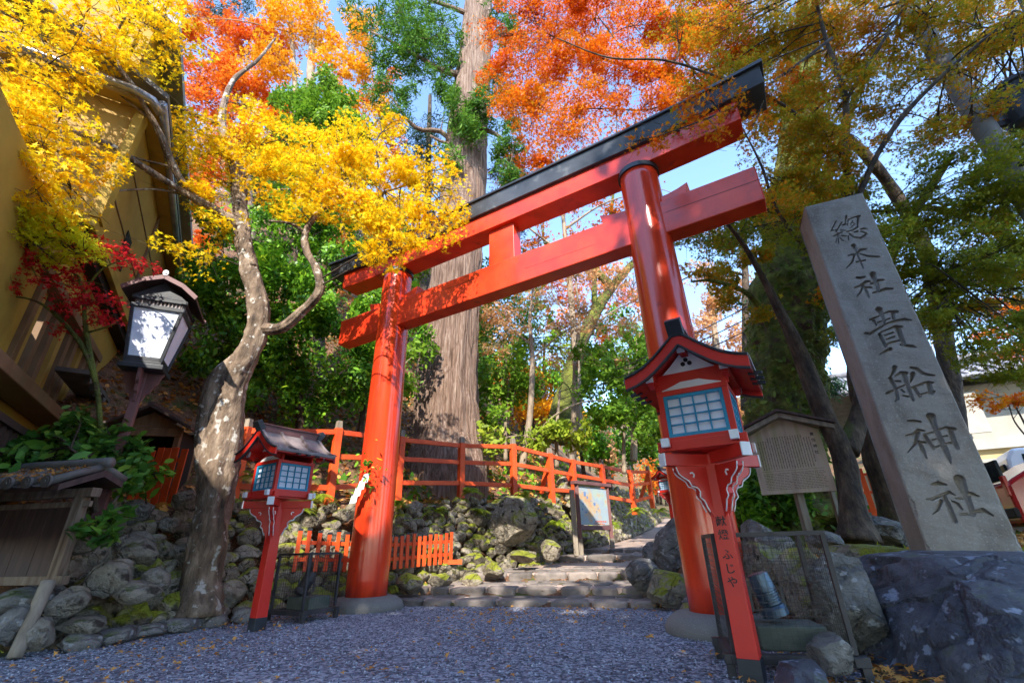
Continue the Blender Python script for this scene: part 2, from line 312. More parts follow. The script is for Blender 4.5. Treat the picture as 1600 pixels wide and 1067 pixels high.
def terr(XY):
    XY = np.asarray(XY, float); s, u = sdist(XY, BL); s2, u2 = sdist(XY, BR); s2 = -s2
    z = pathz(XY)-.03
    wt = np.interp(u, [0,10,12.2,14,16,18,22,40], [.9,1.0,1.25,1.45,1.5,1.6,1.75,2.6])
    far = np.maximum(s-1.6, 0)
    X = XY[:,0]
    slope = np.interp(X, [-40,-8,0,5,12,30], [.85,.85,.72,.5,.35,.3])
    zl = wt*sstep(s, .42, 1.15) + np.maximum(s-1.1,0)*.10 + slope*np.minimum(far, 26) + .2*np.maximum(far-26,0)
    zl = zl + (fnoise(np.c_[XY, np.zeros(len(XY))], .5, 3)*.25)*sstep(s, 1.5, 5)
    z = np.where(s > 0, np.maximum(z, zl), z)
    yy = XY[:,1]
    zr = (.50*sstep(s2, .05, .45) + .03*np.clip(s2-.5, 0, 6)) + np.maximum(yy-9,0)*.05*sstep(s2,.1,1.5)
    zr = zr + np.maximum(yy-20, 0)*.32*sstep(s2,.1,6)
    zr *= sstep(yy, 3.4, 4.0)
    z = np.where((s2 > 0) & (s <= 0), np.maximum(z, zr), z)
    return z
def tz(x, y): return float(terr([(x, y)])[0])
gx = np.unique(np.concatenate([np.arange(-12,14,.14), np.arange(-60,-12,1.2), np.arange(14,70,1.4), [-400,-200,-110,120,220,420]]))
gy = np.unique(np.concatenate([np.arange(-4,16,.14), np.arange(16,60,.8), np.arange(-30,-4,1.5), [-400,-150,-60,75,100,150,250,450]]))
XX, YY = np.meshgrid(gx, gy); P2 = np.c_[XX.ravel(), YY.ravel()]
ZZ = terr(P2); nx = len(gx); ny = len(gy)
idx = np.arange(nx*ny).reshape(ny, nx)
F = np.stack([idx[:-1,:-1], idx[:-1,1:], idx[1:,1:], idx[1:,:-1]], -1).reshape(-1,4)
struct(frommesh('hillside_ground', np.c_[P2, ZZ], F, SOIL))

# gravel sheet
gm = bpy.data.materials.new('blue_gravel'); gm.use_nodes = True; t = gm.node_tree; N = t.nodes; L = t.links; b = N['Principled BSDF']
tc = N.new('ShaderNodeTexCoord'); vo = N.new('ShaderNodeTexVoronoi'); vo.inputs['Scale'].default_value = 46; vo.inputs['Randomness'].default_value = 1
L.new(tc.outputs['Object'], vo.inputs[0]); rp = N.new('ShaderNodeValToRGB'); e = rp.color_ramp.elements
e.new(.5); 
for i, (p, c) in enumerate([(0,(.04,.045,.065)),(.45,(.17,.18,.24)),(1,(.50,.52,.60))]): e[i].position = p; e[i].color = (*c, 1)
sp = N.new('ShaderNodeSeparateColor'); L.new(vo.outputs['Color'], sp.inputs[0])
n2 = N.new('ShaderNodeTexNoise'); n2.inputs['Scale'].default_value = 1.2; n2.inputs['Detail'].default_value = 4; L.new(tc.outputs['Object'], n2.inputs[0])
ma = N.new('ShaderNodeMath'); ma.operation = 'MULTIPLY_ADD'; L.new(n2.outputs[0], ma.inputs[0]); ma.inputs[1].default_value = .5; ma.inputs[2].default_value = -.25
m2 = N.new('ShaderNodeMath'); m2.operation = 'ADD'; L.new(sp.outputs[0], m2.inputs[0]); L.new(ma.outputs[0], m2.inputs[1]); L.new(m2.outputs[0], rp.inputs[0])
L.new(rp.outputs[0], b.inputs['Base Color']); b.inputs['Roughness'].default_value = .75
bp = N.new('ShaderNodeBump'); bp.inputs['Strength'].default_value = 1; bp.inputs['Distance'].default_value = .025; bp.invert = True
L.new(vo.outputs['Distance'], bp.inputs['Height']); L.new(bp.outputs[0], b.inputs['Normal'])
gx = np.arange(-9, 3.4, .1); gy = np.arange(-12, 7.6, .1)
XX, YY = np.meshgrid(gx, gy); P2 = np.c_[XX.ravel(), YY.ravel()]
s, _ = sdist(P2, BL); s2, _ = sdist(P2, BR); ok = (s < .12) & (-s2 < .12) & (P2@QN < 6.5)
Z = .006+.010*fnoise(np.c_[P2, 0*P2[:,0]], 1.5, 5); nx = len(gx); ny = len(gy); idx = np.arange(nx*ny).reshape(ny, nx)
F = np.stack([idx[:-1,:-1], idx[:-1,1:], idx[1:,1:], idx[1:,:-1]], -1).reshape(-1,4); F = F[ok[F].all(1)]
struct(frommesh('gravel_ground', np.c_[P2, Z], F, gm))
# loose pebbles that stand out of the gravel
def scatter_pebbles():
    n = 26000; Y = 1.6+6*rng.random(n)**1.6; X = rng.uniform(-4.6, 2.4, n); P = np.c_[X, Y]
    s, _ = sdist(P, BL); s2, _ = sdist(P, BR); k = (s < .05) & (-s2 < .05) & (P@QN < 6.4); P = P[k]; n = len(P)
    base = np.array([(1,0,0),(0,1,0),(-1,0,0),(0,-1,0),(0,0,.8),(0,0,-.6)]); Fb = np.array([(0,1,4),(1,2,4),(2,3,4),(3,0,4),(1,0,5),(2,1,5),(3,2,5),(0,3,5)])
    r = rng.uniform(.004, .0105, n); a = rng.uniform(0, 6.28, n)
    V = base[None]*r[:,None,None]*rng.uniform(.7,1.3,(n,6,3)); c, sn = np.cos(a)[:,None], np.sin(a)[:,None]
    V = np.stack([V[...,0]*c-V[...,1]*sn, V[...,0]*sn+V[...,1]*c, V[...,2]], -1); V += np.c_[P, np.full(n, .012)][:,None,:]
    F = (Fb[None]+np.arange(n)[:,None,None]*6).reshape(-1,3)
    m = mat('pebble', [(.05,.055,.075),(.19,.20,.26),(.48,.50,.58)], 3, .8, island=1)
    tag(frommesh('pebbles', V.reshape(-1,3), F, m, smooth=False), 'loose blue grey gravel chips covering the open ground', 'gravel', kind='stuff')
scatter_pebbles()

# ------------------------------------------------------------------ rocks
def ico(n):
    t = (1+5**.5)/2
    V = [np.array(v, float)/np.linalg.norm(v) for v in [(-1,t,0),(1,t,0),(-1,-t,0),(1,-t,0),(0,-1,t),(0,1,t),(0,-1,-t),(0,1,-t),(t,0,-1),(t,0,1),(-t,0,-1),(-t,0,1)]]
    F = [(0,11,5),(0,5,1),(0,1,7),(0,7,10),(0,10,11),(1,5,9),(5,11,4),(11,10,2),(10,7,6),(7,1,8),(3,9,4),(3,4,2),(3,2,6),(3,6,8),(3,8,9),(4,9,5),(2,4,11),(6,2,10),(8,6,7),(9,8,1)]
    for _ in range(n):
        c = {}; F2 = []
        def mid(a, b):
            k = (min(a,b), max(a,b))
            if k not in c: v = V[a]+V[b]; V.append(v/np.linalg.norm(v)); c[k] = len(V)-1
            return c[k]
        for a, b, d in F: x, y, z = mid(a,b), mid(b,d), mid(d,a); F2 += [(a,x,z),(b,y,x),(d,z,y),(x,y,z)]
        F = F2
    return np.array(V), np.array(F)
ICO = {k: ico(k) for k in (2,3,4,5,6)}
def rockV(lvl, dims, seed, cuts=9, nz=.10, nf=1.6):
    V, F = ICO[lvl]; V = V.copy(); r = np.random.default_rng(seed)
    for k in range(cuts):
        n = r.normal(size=3); n /= np.linalg.norm(n); h = r.uniform(.58, .90); d = V@n; m = d > h; V[m] -= np.outer(d[m]-h, n)*.92
    V = V*(1+nz*fnoise(V, nf, seed+1, 4)+(.022*fnoise(V, 7, seed+2, 3)+.02*np.abs(fnoise(V, 4, seed+9, 2)) if lvl > 3 else 0))[:,None]
    return V*np.array(dims)/2, F
def rotm(ax, ay, az): return np.array(Matrix.Rotation(az,3,'Z') @ Matrix.Rotation(ay,3,'Y') @ Matrix.Rotation(ax,3,'X'))
def rock(name, c, dims, seed, m, label, cat, group=None, rz=0, tilt=0, lvl=5, nz=.07, cuts=17, nf=1.6):
    V, F = rockV(lvl, dims, seed, cuts, nz, nf); V = V@rotm(tilt, tilt*.5, rz).T
    o = frommesh(name, V, F, m); o.location = c; tag(o, label, cat, group); return o
# stacked-stone retaining wall: many fitted stones over the bank behind the torii
def stone_wall():
    segs = np.diff(BL, axis=0); Ls = np.linalg.norm(segs, axis=1); cum = np.r_[0, np.cumsum(Ls)]
    Vs = []; Fs = []; off = 0; k = 0; r = np.random.default_rng(4)
    u = 11.1
    while u < 34:
        i = min(np.searchsorted(cum, u)-1, len(segs)-1); a = BL[i]; d = segs[i]/Ls[i]; p = a+d*(u-cum[i]); nrm = np.array([-d[1], d[0]])
        big = u < 16.2
        H = (1.18 if u < 13 else 1.30) if big else np.interp(u, [16,22,24,34], [1.42,1.5,1.3,1.4]); base = max(tz(*(p-nrm*.2)), 0)
        v = .0; row = r.uniform(0,.1)
        while v < H:
            w_ = r.uniform(.22,.38) if big and v < .5 else r.uniform(.15,.32); h_ = w_*r.uniform(.6,.9)
            f = min((v+h_/2)/H, 1); dep = .06+f*(.66 if u > 13.2 else .92)
            c = p+nrm*dep+d*r.uniform(-.08,.08)
            V, F = rockV(3 if u < 24 else 2, (w_*1.18, w_*r.uniform(.7,1.), h_*1.18), 1000+k, 8, .09); V = V@rotm(r.uniform(-.3,.3), r.uniform(-.35,.35), math.atan2(d[1],d[0])+r.uniform(-.3,.3)).T
            Vs.append(V+[c[0], c[1], base*(1 if u > 20 else .3)+v+h_/2]); Fs.append(F+off); off += len(V); k += 1; v += h_*.82
        u += r.uniform(.17,.27) if u < 25 else .3
    o = frommesh('stone_wall', np.vstack(Vs), np.vstack(Fs), ROCK)
    tag(o, 'mossy dry-stone retaining wall of rounded boulders below the orange rail fence', 'stone wall')
stone_wall()
# large loose boulders at the foot of the left bank
bl = [((120,840),4.75,.62,.55,'pale greenish round boulder leaning under the leafy branch left of the maple'),
      ((175,905),4.85,.60,.46,'wide grey boulder beneath the greenish round boulder'),
      ((170,800),5.3,.42,.32,'small shaded stone above the round boulder'),
      ((215,858),5.35,.72,.50,'large mossy faced boulder in the middle of the left bank'),
      ((215,800),5.6,.52,.40,'dark oval boulder near the top of the left bank'),
      ((262,820),5.9,.40,.30,'small brown stone beside the maple trunk'),
      ((245,905),5.25,.46,.30,'sunlit slab of rock left of the maple roots'),
      ((215,925),4.95,.66,.30,'flat grey slab lying low on the left bank'),
      ((40,935),4.45,.85,.36,'long brown boulder under the plank fence'),
      ((105,945),4.5,.50,.38,'cracked dark boulder behind the leaning log'),
      ((18,975),4.2,.50,.40,'dark boulder in the lower left corner'),
      ((62,990),4.3,.42,.30,'low stone right of the leaning log'),
      ((130,975),4.6,.55,.24,'flat tan stone at the edge of the gravel'),
      ((285,865),5.9,.42,.34,'grey stone tucked behind the maple trunk base'),
      ((290,780),6.1,.5,.4,'mossy yellow green boulder on top of the bank')]
for i, (p, Y, w_, h_, lb) in enumerate(bl):
    rock('boulder', A(p[0], p[1], Y), (w_*.66, w_*.62, h_*.78), 50+i, ROCKB if i not in (4,8,10) else ROCKD, lb, 'boulder', 'boulders of the left bank', rz=i*.8, tilt=.12*((i%3)-1))
kb = [((165,1003),'first','long low kerb stone where the gravel meets the left bank'),((215,993),'',"kerb stone second from the left along the gravel edge"),((268,985),'','rounded kerb stone below the maple roots'),((325,975),'','kerb stone right of the maple trunk base'),((375,968),'','last kerb stone before the small red lantern post'),((110,1012),'','low kerb stone nearest the leaning log')]
for i, (p, _, lb) in enumerate(kb):
    g = G(*p, .03); rock('kerb_stone', g+[0,.1,.02], (.50,.34,.20), 90+i, ROCKD, lb, 'kerb stone', 'kerb stones along the left gravel edge', rz=.9+.2*i, lvl=3, nz=.07)

MORTAR = mat('pale_mortar', [(.34,.25,.21),(.48,.37,.32)], 6, .9, .4, 60, bdist=.006)
PATHM = mat('sandy_path', [(.26,.19,.15),(.38,.29,.24)], 3, .9, .5, 50, bdist=.01, speck=(25,(.18,.12,.09),.62,.05))
# ------------------------------------------------------------------ stone steps
def steps():
    r = np.random.default_rng(11); T = np.array([QN[1], -QN[0]])   # along the step, to the right
    for si, (q, z0, z1) in enumerate(STEPQ):
        qn = STEPQ[si+1][0] if si < 4 else 13.5
        def xr(poly, q):  # limits along T at this q
            ts = np.linspace(-7, 6, 400); P = q*QN+ts[:,None]*T; s, _ = sdist(P, BL); s2, _ = sdist(P, BR)
            ok = (s < .15) & (-s2 < .25); return ts[ok].min(), ts[ok].max()
        a0, a1 = xr(None, q+.15)
        Vs = []; Fs = []; off = 0
        # nosing stones
        x = a0
        while x < a1:
            w_ = r.uniform(.26,.72); dpt = r.uniform(.30,.42); h = z1-z0+.06
            V, F = ICO[4][0].copy(), ICO[4][1]; V = np.sign(V)*np.abs(V)**.33; V *= np.array([w_*.93, dpt, h])/2*1.0
            V *= (1+.11*fnoise(V*3+x*7, 2.2, 5+si, 4))[:,None]
            c = (x+w_/2)*T+(q+dpt/2-.04+r.uniform(-.02,.02))*QN; a = math.atan2(T[1],T[0])+r.uniform(-.06,.06)
            V = V@rotm(0,0,a).T; Vs.append(V+[c[0],c[1],z1-h/2+r.uniform(-.012,.006)]); Fs.append(F+off); off += len(V); x += w_
        # tread flags
        y = q+.34; 
        while y < min(qn+.1, q+(.9 if si != 4 else 3)):
            x = a0+r.uniform(-.1,.1); dpt = r.uniform(.22,.34)
            b0, b1 = xr(None, y)
            while x < b1:
                w_ = r.uniform(.22,.6); V, F = ICO[3][0].copy(), ICO[3][1]; V = np.sign(V)*np.abs(V)**.35; V *= np.array([w_*.91, dpt*.92, .06])/2
                V[:,:2] *= (1+.20*fnoise(np.c_[V[:,:2]*4+x*5, 0*V[:,0]], 1.5, 9+si, 2))[:,None]
                zz = z1-.03+(.008*(y-q) if si != 2 else .04*(y-q)); c = (x+w_/2)*T+(y+dpt/2)*QN; V = V@rotm(0,0,math.atan2(T[1],T[0])+r.uniform(-.1,.1)).T
                Vs.append(V+[c[0],c[1],zz+r.uniform(-.006,.006)]); Fs.append(F+off); off += len(V); x += w_
            y += dpt
        b = MB(); tt = a1-a0; cc = (a0+a1)/2*T+(q+.1+(qn-q)/2)*QN; b.box((cc[0],cc[1],z1-.17),(tt,qn-q+.1,.30),rotm(0,0,math.atan2(T[1],T[0]))); struct(b.build('step_mortar', MORTAR))
        struct(frommesh('stone_steps', np.vstack(Vs), np.vstack(Fs), STEPM))
steps()
gx = np.arange(-3, 12, .12); gy = np.arange(8, 26, .12); XX, YY = np.meshgrid(gx, gy); P2 = np.c_[XX.ravel(), YY.ravel()]
s, _ = sdist(P2, BL); s2, _ = sdist(P2, BR); qq = P2@QN; ok = (s < .2) & (-s2 < .2) & (qq > 8.4)
Z = pathz(P2)-.02+.006*fnoise(np.c_[P2, 0*P2[:,0]], 2, 5); nx = len(gx); ny = len(gy); idx = np.arange(nx*ny).reshape(ny, nx)
F = np.stack([idx[:-1,:-1], idx[:-1,1:], idx[1:,1:], idx[1:,:-1]], -1).reshape(-1,4); F = F[ok[F].all(1)]
struct(frommesh('path', np.c_[P2, Z], F, PATHM))

# ------------------------------------------------------------------ torii
TR = np.array([1.72,4.60]); TU = np.array([-.8571,.5152]); TN = np.array([-.5152,-.8571]); SPAN = 4.31
def TP(t, off, z): p = TR+TU*t+TN*off; return np.array([p[0], p[1], z])
def torii():
    rt = empty('torii_gate', (0,0,0)); tag(rt, 'large vermilion wooden torii gate with black top beam over the gravel', 'torii gate')
    U3 = np.array([*TU,0]); N3 = np.array([*TN,0]); Z3 = np.array([0,0,1.])
    for t, dx in ((0,.05),(SPAN,-.05)):
        b = MB(); zs = np.linspace(.16, 5.16, 26)
        P = [TP(t-dx*(1-z/5.2)+(0 if t else -.0), 0, z) for z in zs]; R = [.272-.032*(z/5.2)**1.3 for z in zs]
        b.tube(P, R, 64); o = b.build('pillar', V_PIL, rt, True)
        b = MB(); c = TP(t, 0, 5.075); b.lathe([(.243,0),(.262,.0),(.262,.065),(.243,.065)], c, 64); b.build('collar', BLACK, rt, False)
        c = TP(t-dx, 0, 0); b = MB()
        b.lathe([(.30,-.2),(.47,-.05),(.50,.03),(.47,.10),(.40,.148),(.32,.165),(.10,.168)], c, 48); b.build('base_stone', STONE, rt, True)
    b = MB(); b.prism([(-1.27,4.035),(5.53,4.035),(5.53,4.50),(-1.27,4.50)], TP(0,-.125,0), U3, Z3, N3*.25); b.build('tie_beam', V_RED, rt, bevel=.012)
    # curved lintels
    def curved(t0, t1, z0, z1, off0, off1, nm, m, up, off0t=None, off1t=None):
        b = MB(); n = 40; V = []
        for i in range(n+1):
            t = t0+(t1-t0)*i/n; e = max(abs(t-SPAN/2)-1.9, 0)/(t1-SPAN/2-1.9); c = up*e**2
            a0 = off0 if off0t is None else off0t; a1 = off1 if off1t is None else off1t
            V += [TP(t,off0,z0+c), TP(t,off1,z0+c), TP(t,a1,z1+c*1.2), TP(t,a0,z1+c*1.2)]
        F = [(0,1,2,3),(n*4+3,n*4+2,n*4+1,n*4)]
        for i in range(n):
            for j in range(4): F.append((i*4+j, (i+1)*4+j, (i+1)*4+(j+1)%4, i*4+(j+1)%4))
        b.add(V, F); return b.build(nm, m, rt, bevel=.008)
    curved(-1.28, 5.58, 5.135, 5.43, -.17, .17, 'lower_lintel', V_RED, .05)
    curved(-1.60, 5.90, 5.432, 5.66, -.22, .22, 'top_lintel', KASAGI, .09, -.27, .27)
    curved(-1.64, 5.94, 5.662, 5.70, -.30, .30, 'lintel_roof', BLACK, .09)
    for t_, z_ in ((-.75,4.30),(1.2,4.22),(3.1,4.36)):
        b = MB(); b.prism([(t_-.55,z_),(t_+.5,z_+.012),(t_+.5,z_+.016),(t_-.55,z_+.005)], TP(0,.125,0), U3, Z3, N3*.0022); b.build('timber_crack', DKWOOD, rt)
    b = MB(); b.prism([(1.87,4.502),(2.31,4.502),(2.31,5.133),(1.87,5.133)], TP(0,-.10,0), U3, Z3, N3*.20); b.build('centre_strut', V_RED, rt, bevel=.006)
    for t0, sg in ((0,-1),(0,1),(SPAN,-1),(SPAN,1)):
        b = MB(); a = t0+sg*.20; e = t0+sg*.56; poly = [(a,4.502),(e-sg*.04,4.502),(e,4.67),(e-sg*.12,4.63),(e-sg*.24,4.605),(a,4.60)]
        b.prism(poly, TP(0,-.08,0), U3, Z3, N3*.16, 0); b.build('wedge', V_RED, rt, bevel=.004)
    # bolt on the left pillar
    # paper streamer with sprigs tied to the left pillar
    pr = empty('paper_streamer', TP(SPAN+.05, .33, 1.6)); tag(pr, 'white zigzag paper streamer with green sprigs tied on the left pillar', 'paper streamer')
    base = Vector(A(566,742,6.45)); pr.location = base
    b = MB(); X = np.array([.9,-.2,0]); zg = [(0,0),(.10,.02),(.06,-.10),(.12,-.08),(.05,-.20),(.11,-.18),(.01,-.32),(-.06,-.35),(-.11,-.30),(-.02,-.24),(-.08,-.20),(.0,-.14),(-.06,-.10),(.02,-.04)]
    for k in range(4):
        o = np.array([-.045*k+.03, -.02-.004*k, -.085*k]); b.prism([(0,0),(.095,.02),(.075,-.105),(-.03,-.12)], o, (1,0,0), (0,0,1), (0,.004,0))
    b.build('folded_paper', WHITE, pr, rz=-.25)
    n = 60; c = rng.normal(size=(n,3))*[.10,.05,.16]+[.05,-.02,.02]; lf = leaves_at(c, rng.normal(size=(n,3))+[0,-.6,.4], .055, 'oval', .3)
    o = frommesh('sprig', *lf, L_GRN, pr)
# ------------------------------------------------------------------ foliage
LEAF = {
 'maple': (np.array([(0,-.22,0),(.16,-.26,-.06),(.62,-.38,-.12),(.26,-.03,-.02),(.95,.22,-.16),(.26,.22,-.02),(.0,1.15,-.2),(-.26,.22,-.02),(-.95,.22,-.16),(-.26,-.03,-.02),(-.62,-.38,-.12),(-.16,-.26,-.06)])*.62, np.arange(12)[None]),
 'oval': (np.array([(0,-.6,0),(.26,-.2,.04),(.24,.25,.04),(0,.65,-.04),(-.24,.25,.04),(-.26,-.2,.04)]), np.arange(6)[None]),
 'quad': (np.array([(0,-.6,0),(.42,0,.06),(0,.6,0),(-.42,0,.06)]), np.arange(4)[None]),
 'star': (np.array([(0,-.3,0),(.7,-.25,-.1),(.2,.12,0),(.45,.6,-.1),(0,.3,0),(-.45,.6,-.1),(-.2,.12,0),(-.7,-.25,-.1)])*.75, np.arange(8)[None]),
 'needle': (np.array([(0,-.2,0),(.12,.35,.03),(0,1.0,-.12),(-.12,.35,.03)]), np.arange(4)[None]),
}
def leaves_at(C, Nn, size, kind, svar=.3, r=None):
    r = r or rng; n = len(C); V0, F0 = LEAF[kind]; k = len(V0)
    Nn = Nn/(np.linalg.norm(Nn, axis=1)[:,None]+1e-9); h = r.normal(size=(n,3)); T = np.cross(Nn, h); T /= np.linalg.norm(T, axis=1)[:,None]+1e-9; B = np.cross(Nn, T)
    s = size*np.clip(1+svar*r.normal(size=n), .4, 1.9); V = V0[None]*s[:,None,None]
    W = C[:,None,:]+V[...,0:1]*T[:,None,:]+V[...,1:2]*B[:,None,:]+V[...,2:3]*Nn[:,None,:]
    F = (F0[None]+np.arange(n)[:,None,None]*k).reshape(-1, F0.shape[1]); return W.reshape(-1,3), F
class Crown:
    """leaf sprays plus the twigs that carry them"""
    def __init__(s, skel, seed): s.C = []; s.N = []; s.skel = np.array(skel, float); s.tw = MB(); s.r = np.random.default_rng(seed); s.seed = seed
    def blob(s, c, rad, nleaf, flat=.55, nspray=None, sprad=.30, thick=.035, tilt=.35, twig=True, hang=0, ntw=10, wob=.35, twr=.010):
        r = s.r; c = np.array(c, float); rad = np.array(rad if np.ndim(rad) else (rad, rad, rad*flat), float); R = rad.max()
        ns = nspray or max(4, int((R/sprad)**2*3.0)); D = r.normal(size=(ns,3)); D /= np.linalg.norm(D, axis=1)[:,None]; D *= (r.random(ns)**.42)[:,None]
        SP = c+D*rad; wgt = r.uniform(.35, 1.6, ns); wgt /= wgt.sum()
        if twig and len(s.skel):
            q = s.skel[np.argmin(((s.skel[:,:3]-c)**2).sum(1)-(s.skel[:,3]*3))]; a = q[:3]
            dd = np.linalg.norm(c-a)
            if dd > .15:
                m1 = a+(c-a)*.45+r.normal(size=3)*dd*.10*wob*2+[0,0,dd*.08]
                br = cr([(*a, min(q[3]*.6, .008+.006*dd)), (*m1, .006+.004*dd), (*c, .006)], .12); s.tw.tube(br[:,:3], br[:,3], 5, cap=False)
            else: br = np.array([(*c, .01)])
            for k in range(min(ns, ntw)):
                e = SP[k]; st = br[r.integers(len(br)//2, len(br))][:3]; L_ = np.linalg.norm(e-st); m1 = (st+e)/2+r.normal(size=3)*L_*.12
                t2 = cr([(*st, twr*.9), (*m1, twr*.6), (*e, twr*.3)], .14); s.tw.tube(t2[:,:3], t2[:,3], 4, cap=False)
                for kk in range(2):
                    e2 = e+r.normal(size=3)*sprad*[.8,.8,.3]; s.tw.tube(np.array([m1, (m1+e2)/2+r.normal(size=3)*.03, e2]), [twr*.45,twr*.35,twr*.2], 3, cap=False)
        cnt = r.multinomial(nleaf, wgt)
        for k in range(ns):
            n = cnt[k]
            if n == 0: continue
            nrm = np.array([0,0,1.] if tilt < .45 else [0,-.55,.8])+r.normal(size=3)*tilt; nrm /= np.linalg.norm(nrm)
            t = np.cross(nrm, r.normal(size=3)); t /= np.linalg.norm(t); b_ = np.cross(nrm, t); rr = sprad*r.uniform(.6,1.3); el = r.uniform(.45,1.)
            a = r.uniform(0, 6.283, n); q = np.sqrt(r.random(n))*rr
            P = SP[k]+t*(q*np.cos(a))[:,None]+b_*(q*el*np.sin(a))[:,None]+nrm*(r.normal(size=n)*thick)[:,None]
            P[:,2] -= hang*q**2/rr; s.C.append(P); s.N.append(nrm+r.normal(size=(n,3))*.55)
    def finish(s, root, leafmat, size, kind, bark, svar=.3, name='crown'):
        C = np.vstack(s.C); Nn = np.vstack(s.N); V, F = leaves_at(C, Nn, size, kind, svar, s.r)
        frommesh(name, V, F, leafmat, root)
        if s.tw.n:
            s.tw.m = [0]*s.ntr+[1]*(len(s.tw.f)-s.ntr); s.tw.build('trunk', [s.tb, bark], root, True)
def trunk(paths, m, root, n=12, nz=.12, seed=0, step=.08, name='trunk', ridge=0):
    b = MB(); sk = []
    for k, p in enumerate(paths):
        R = cr(p, step); b.tube(R[:,:3], R[:,3], n if R[0,3] > .04 else 6, nz=nz, seed=seed+k, ridge=ridge if R[0,3] > .06 else 0); sk.append(R)
    
    if name is None: return b, np.vstack(sk)
    b.build(name, m, root, True); return np.vstack(sk)
def AP(px, py, Y, r): return (*A(px, py, Y), r)
torii()
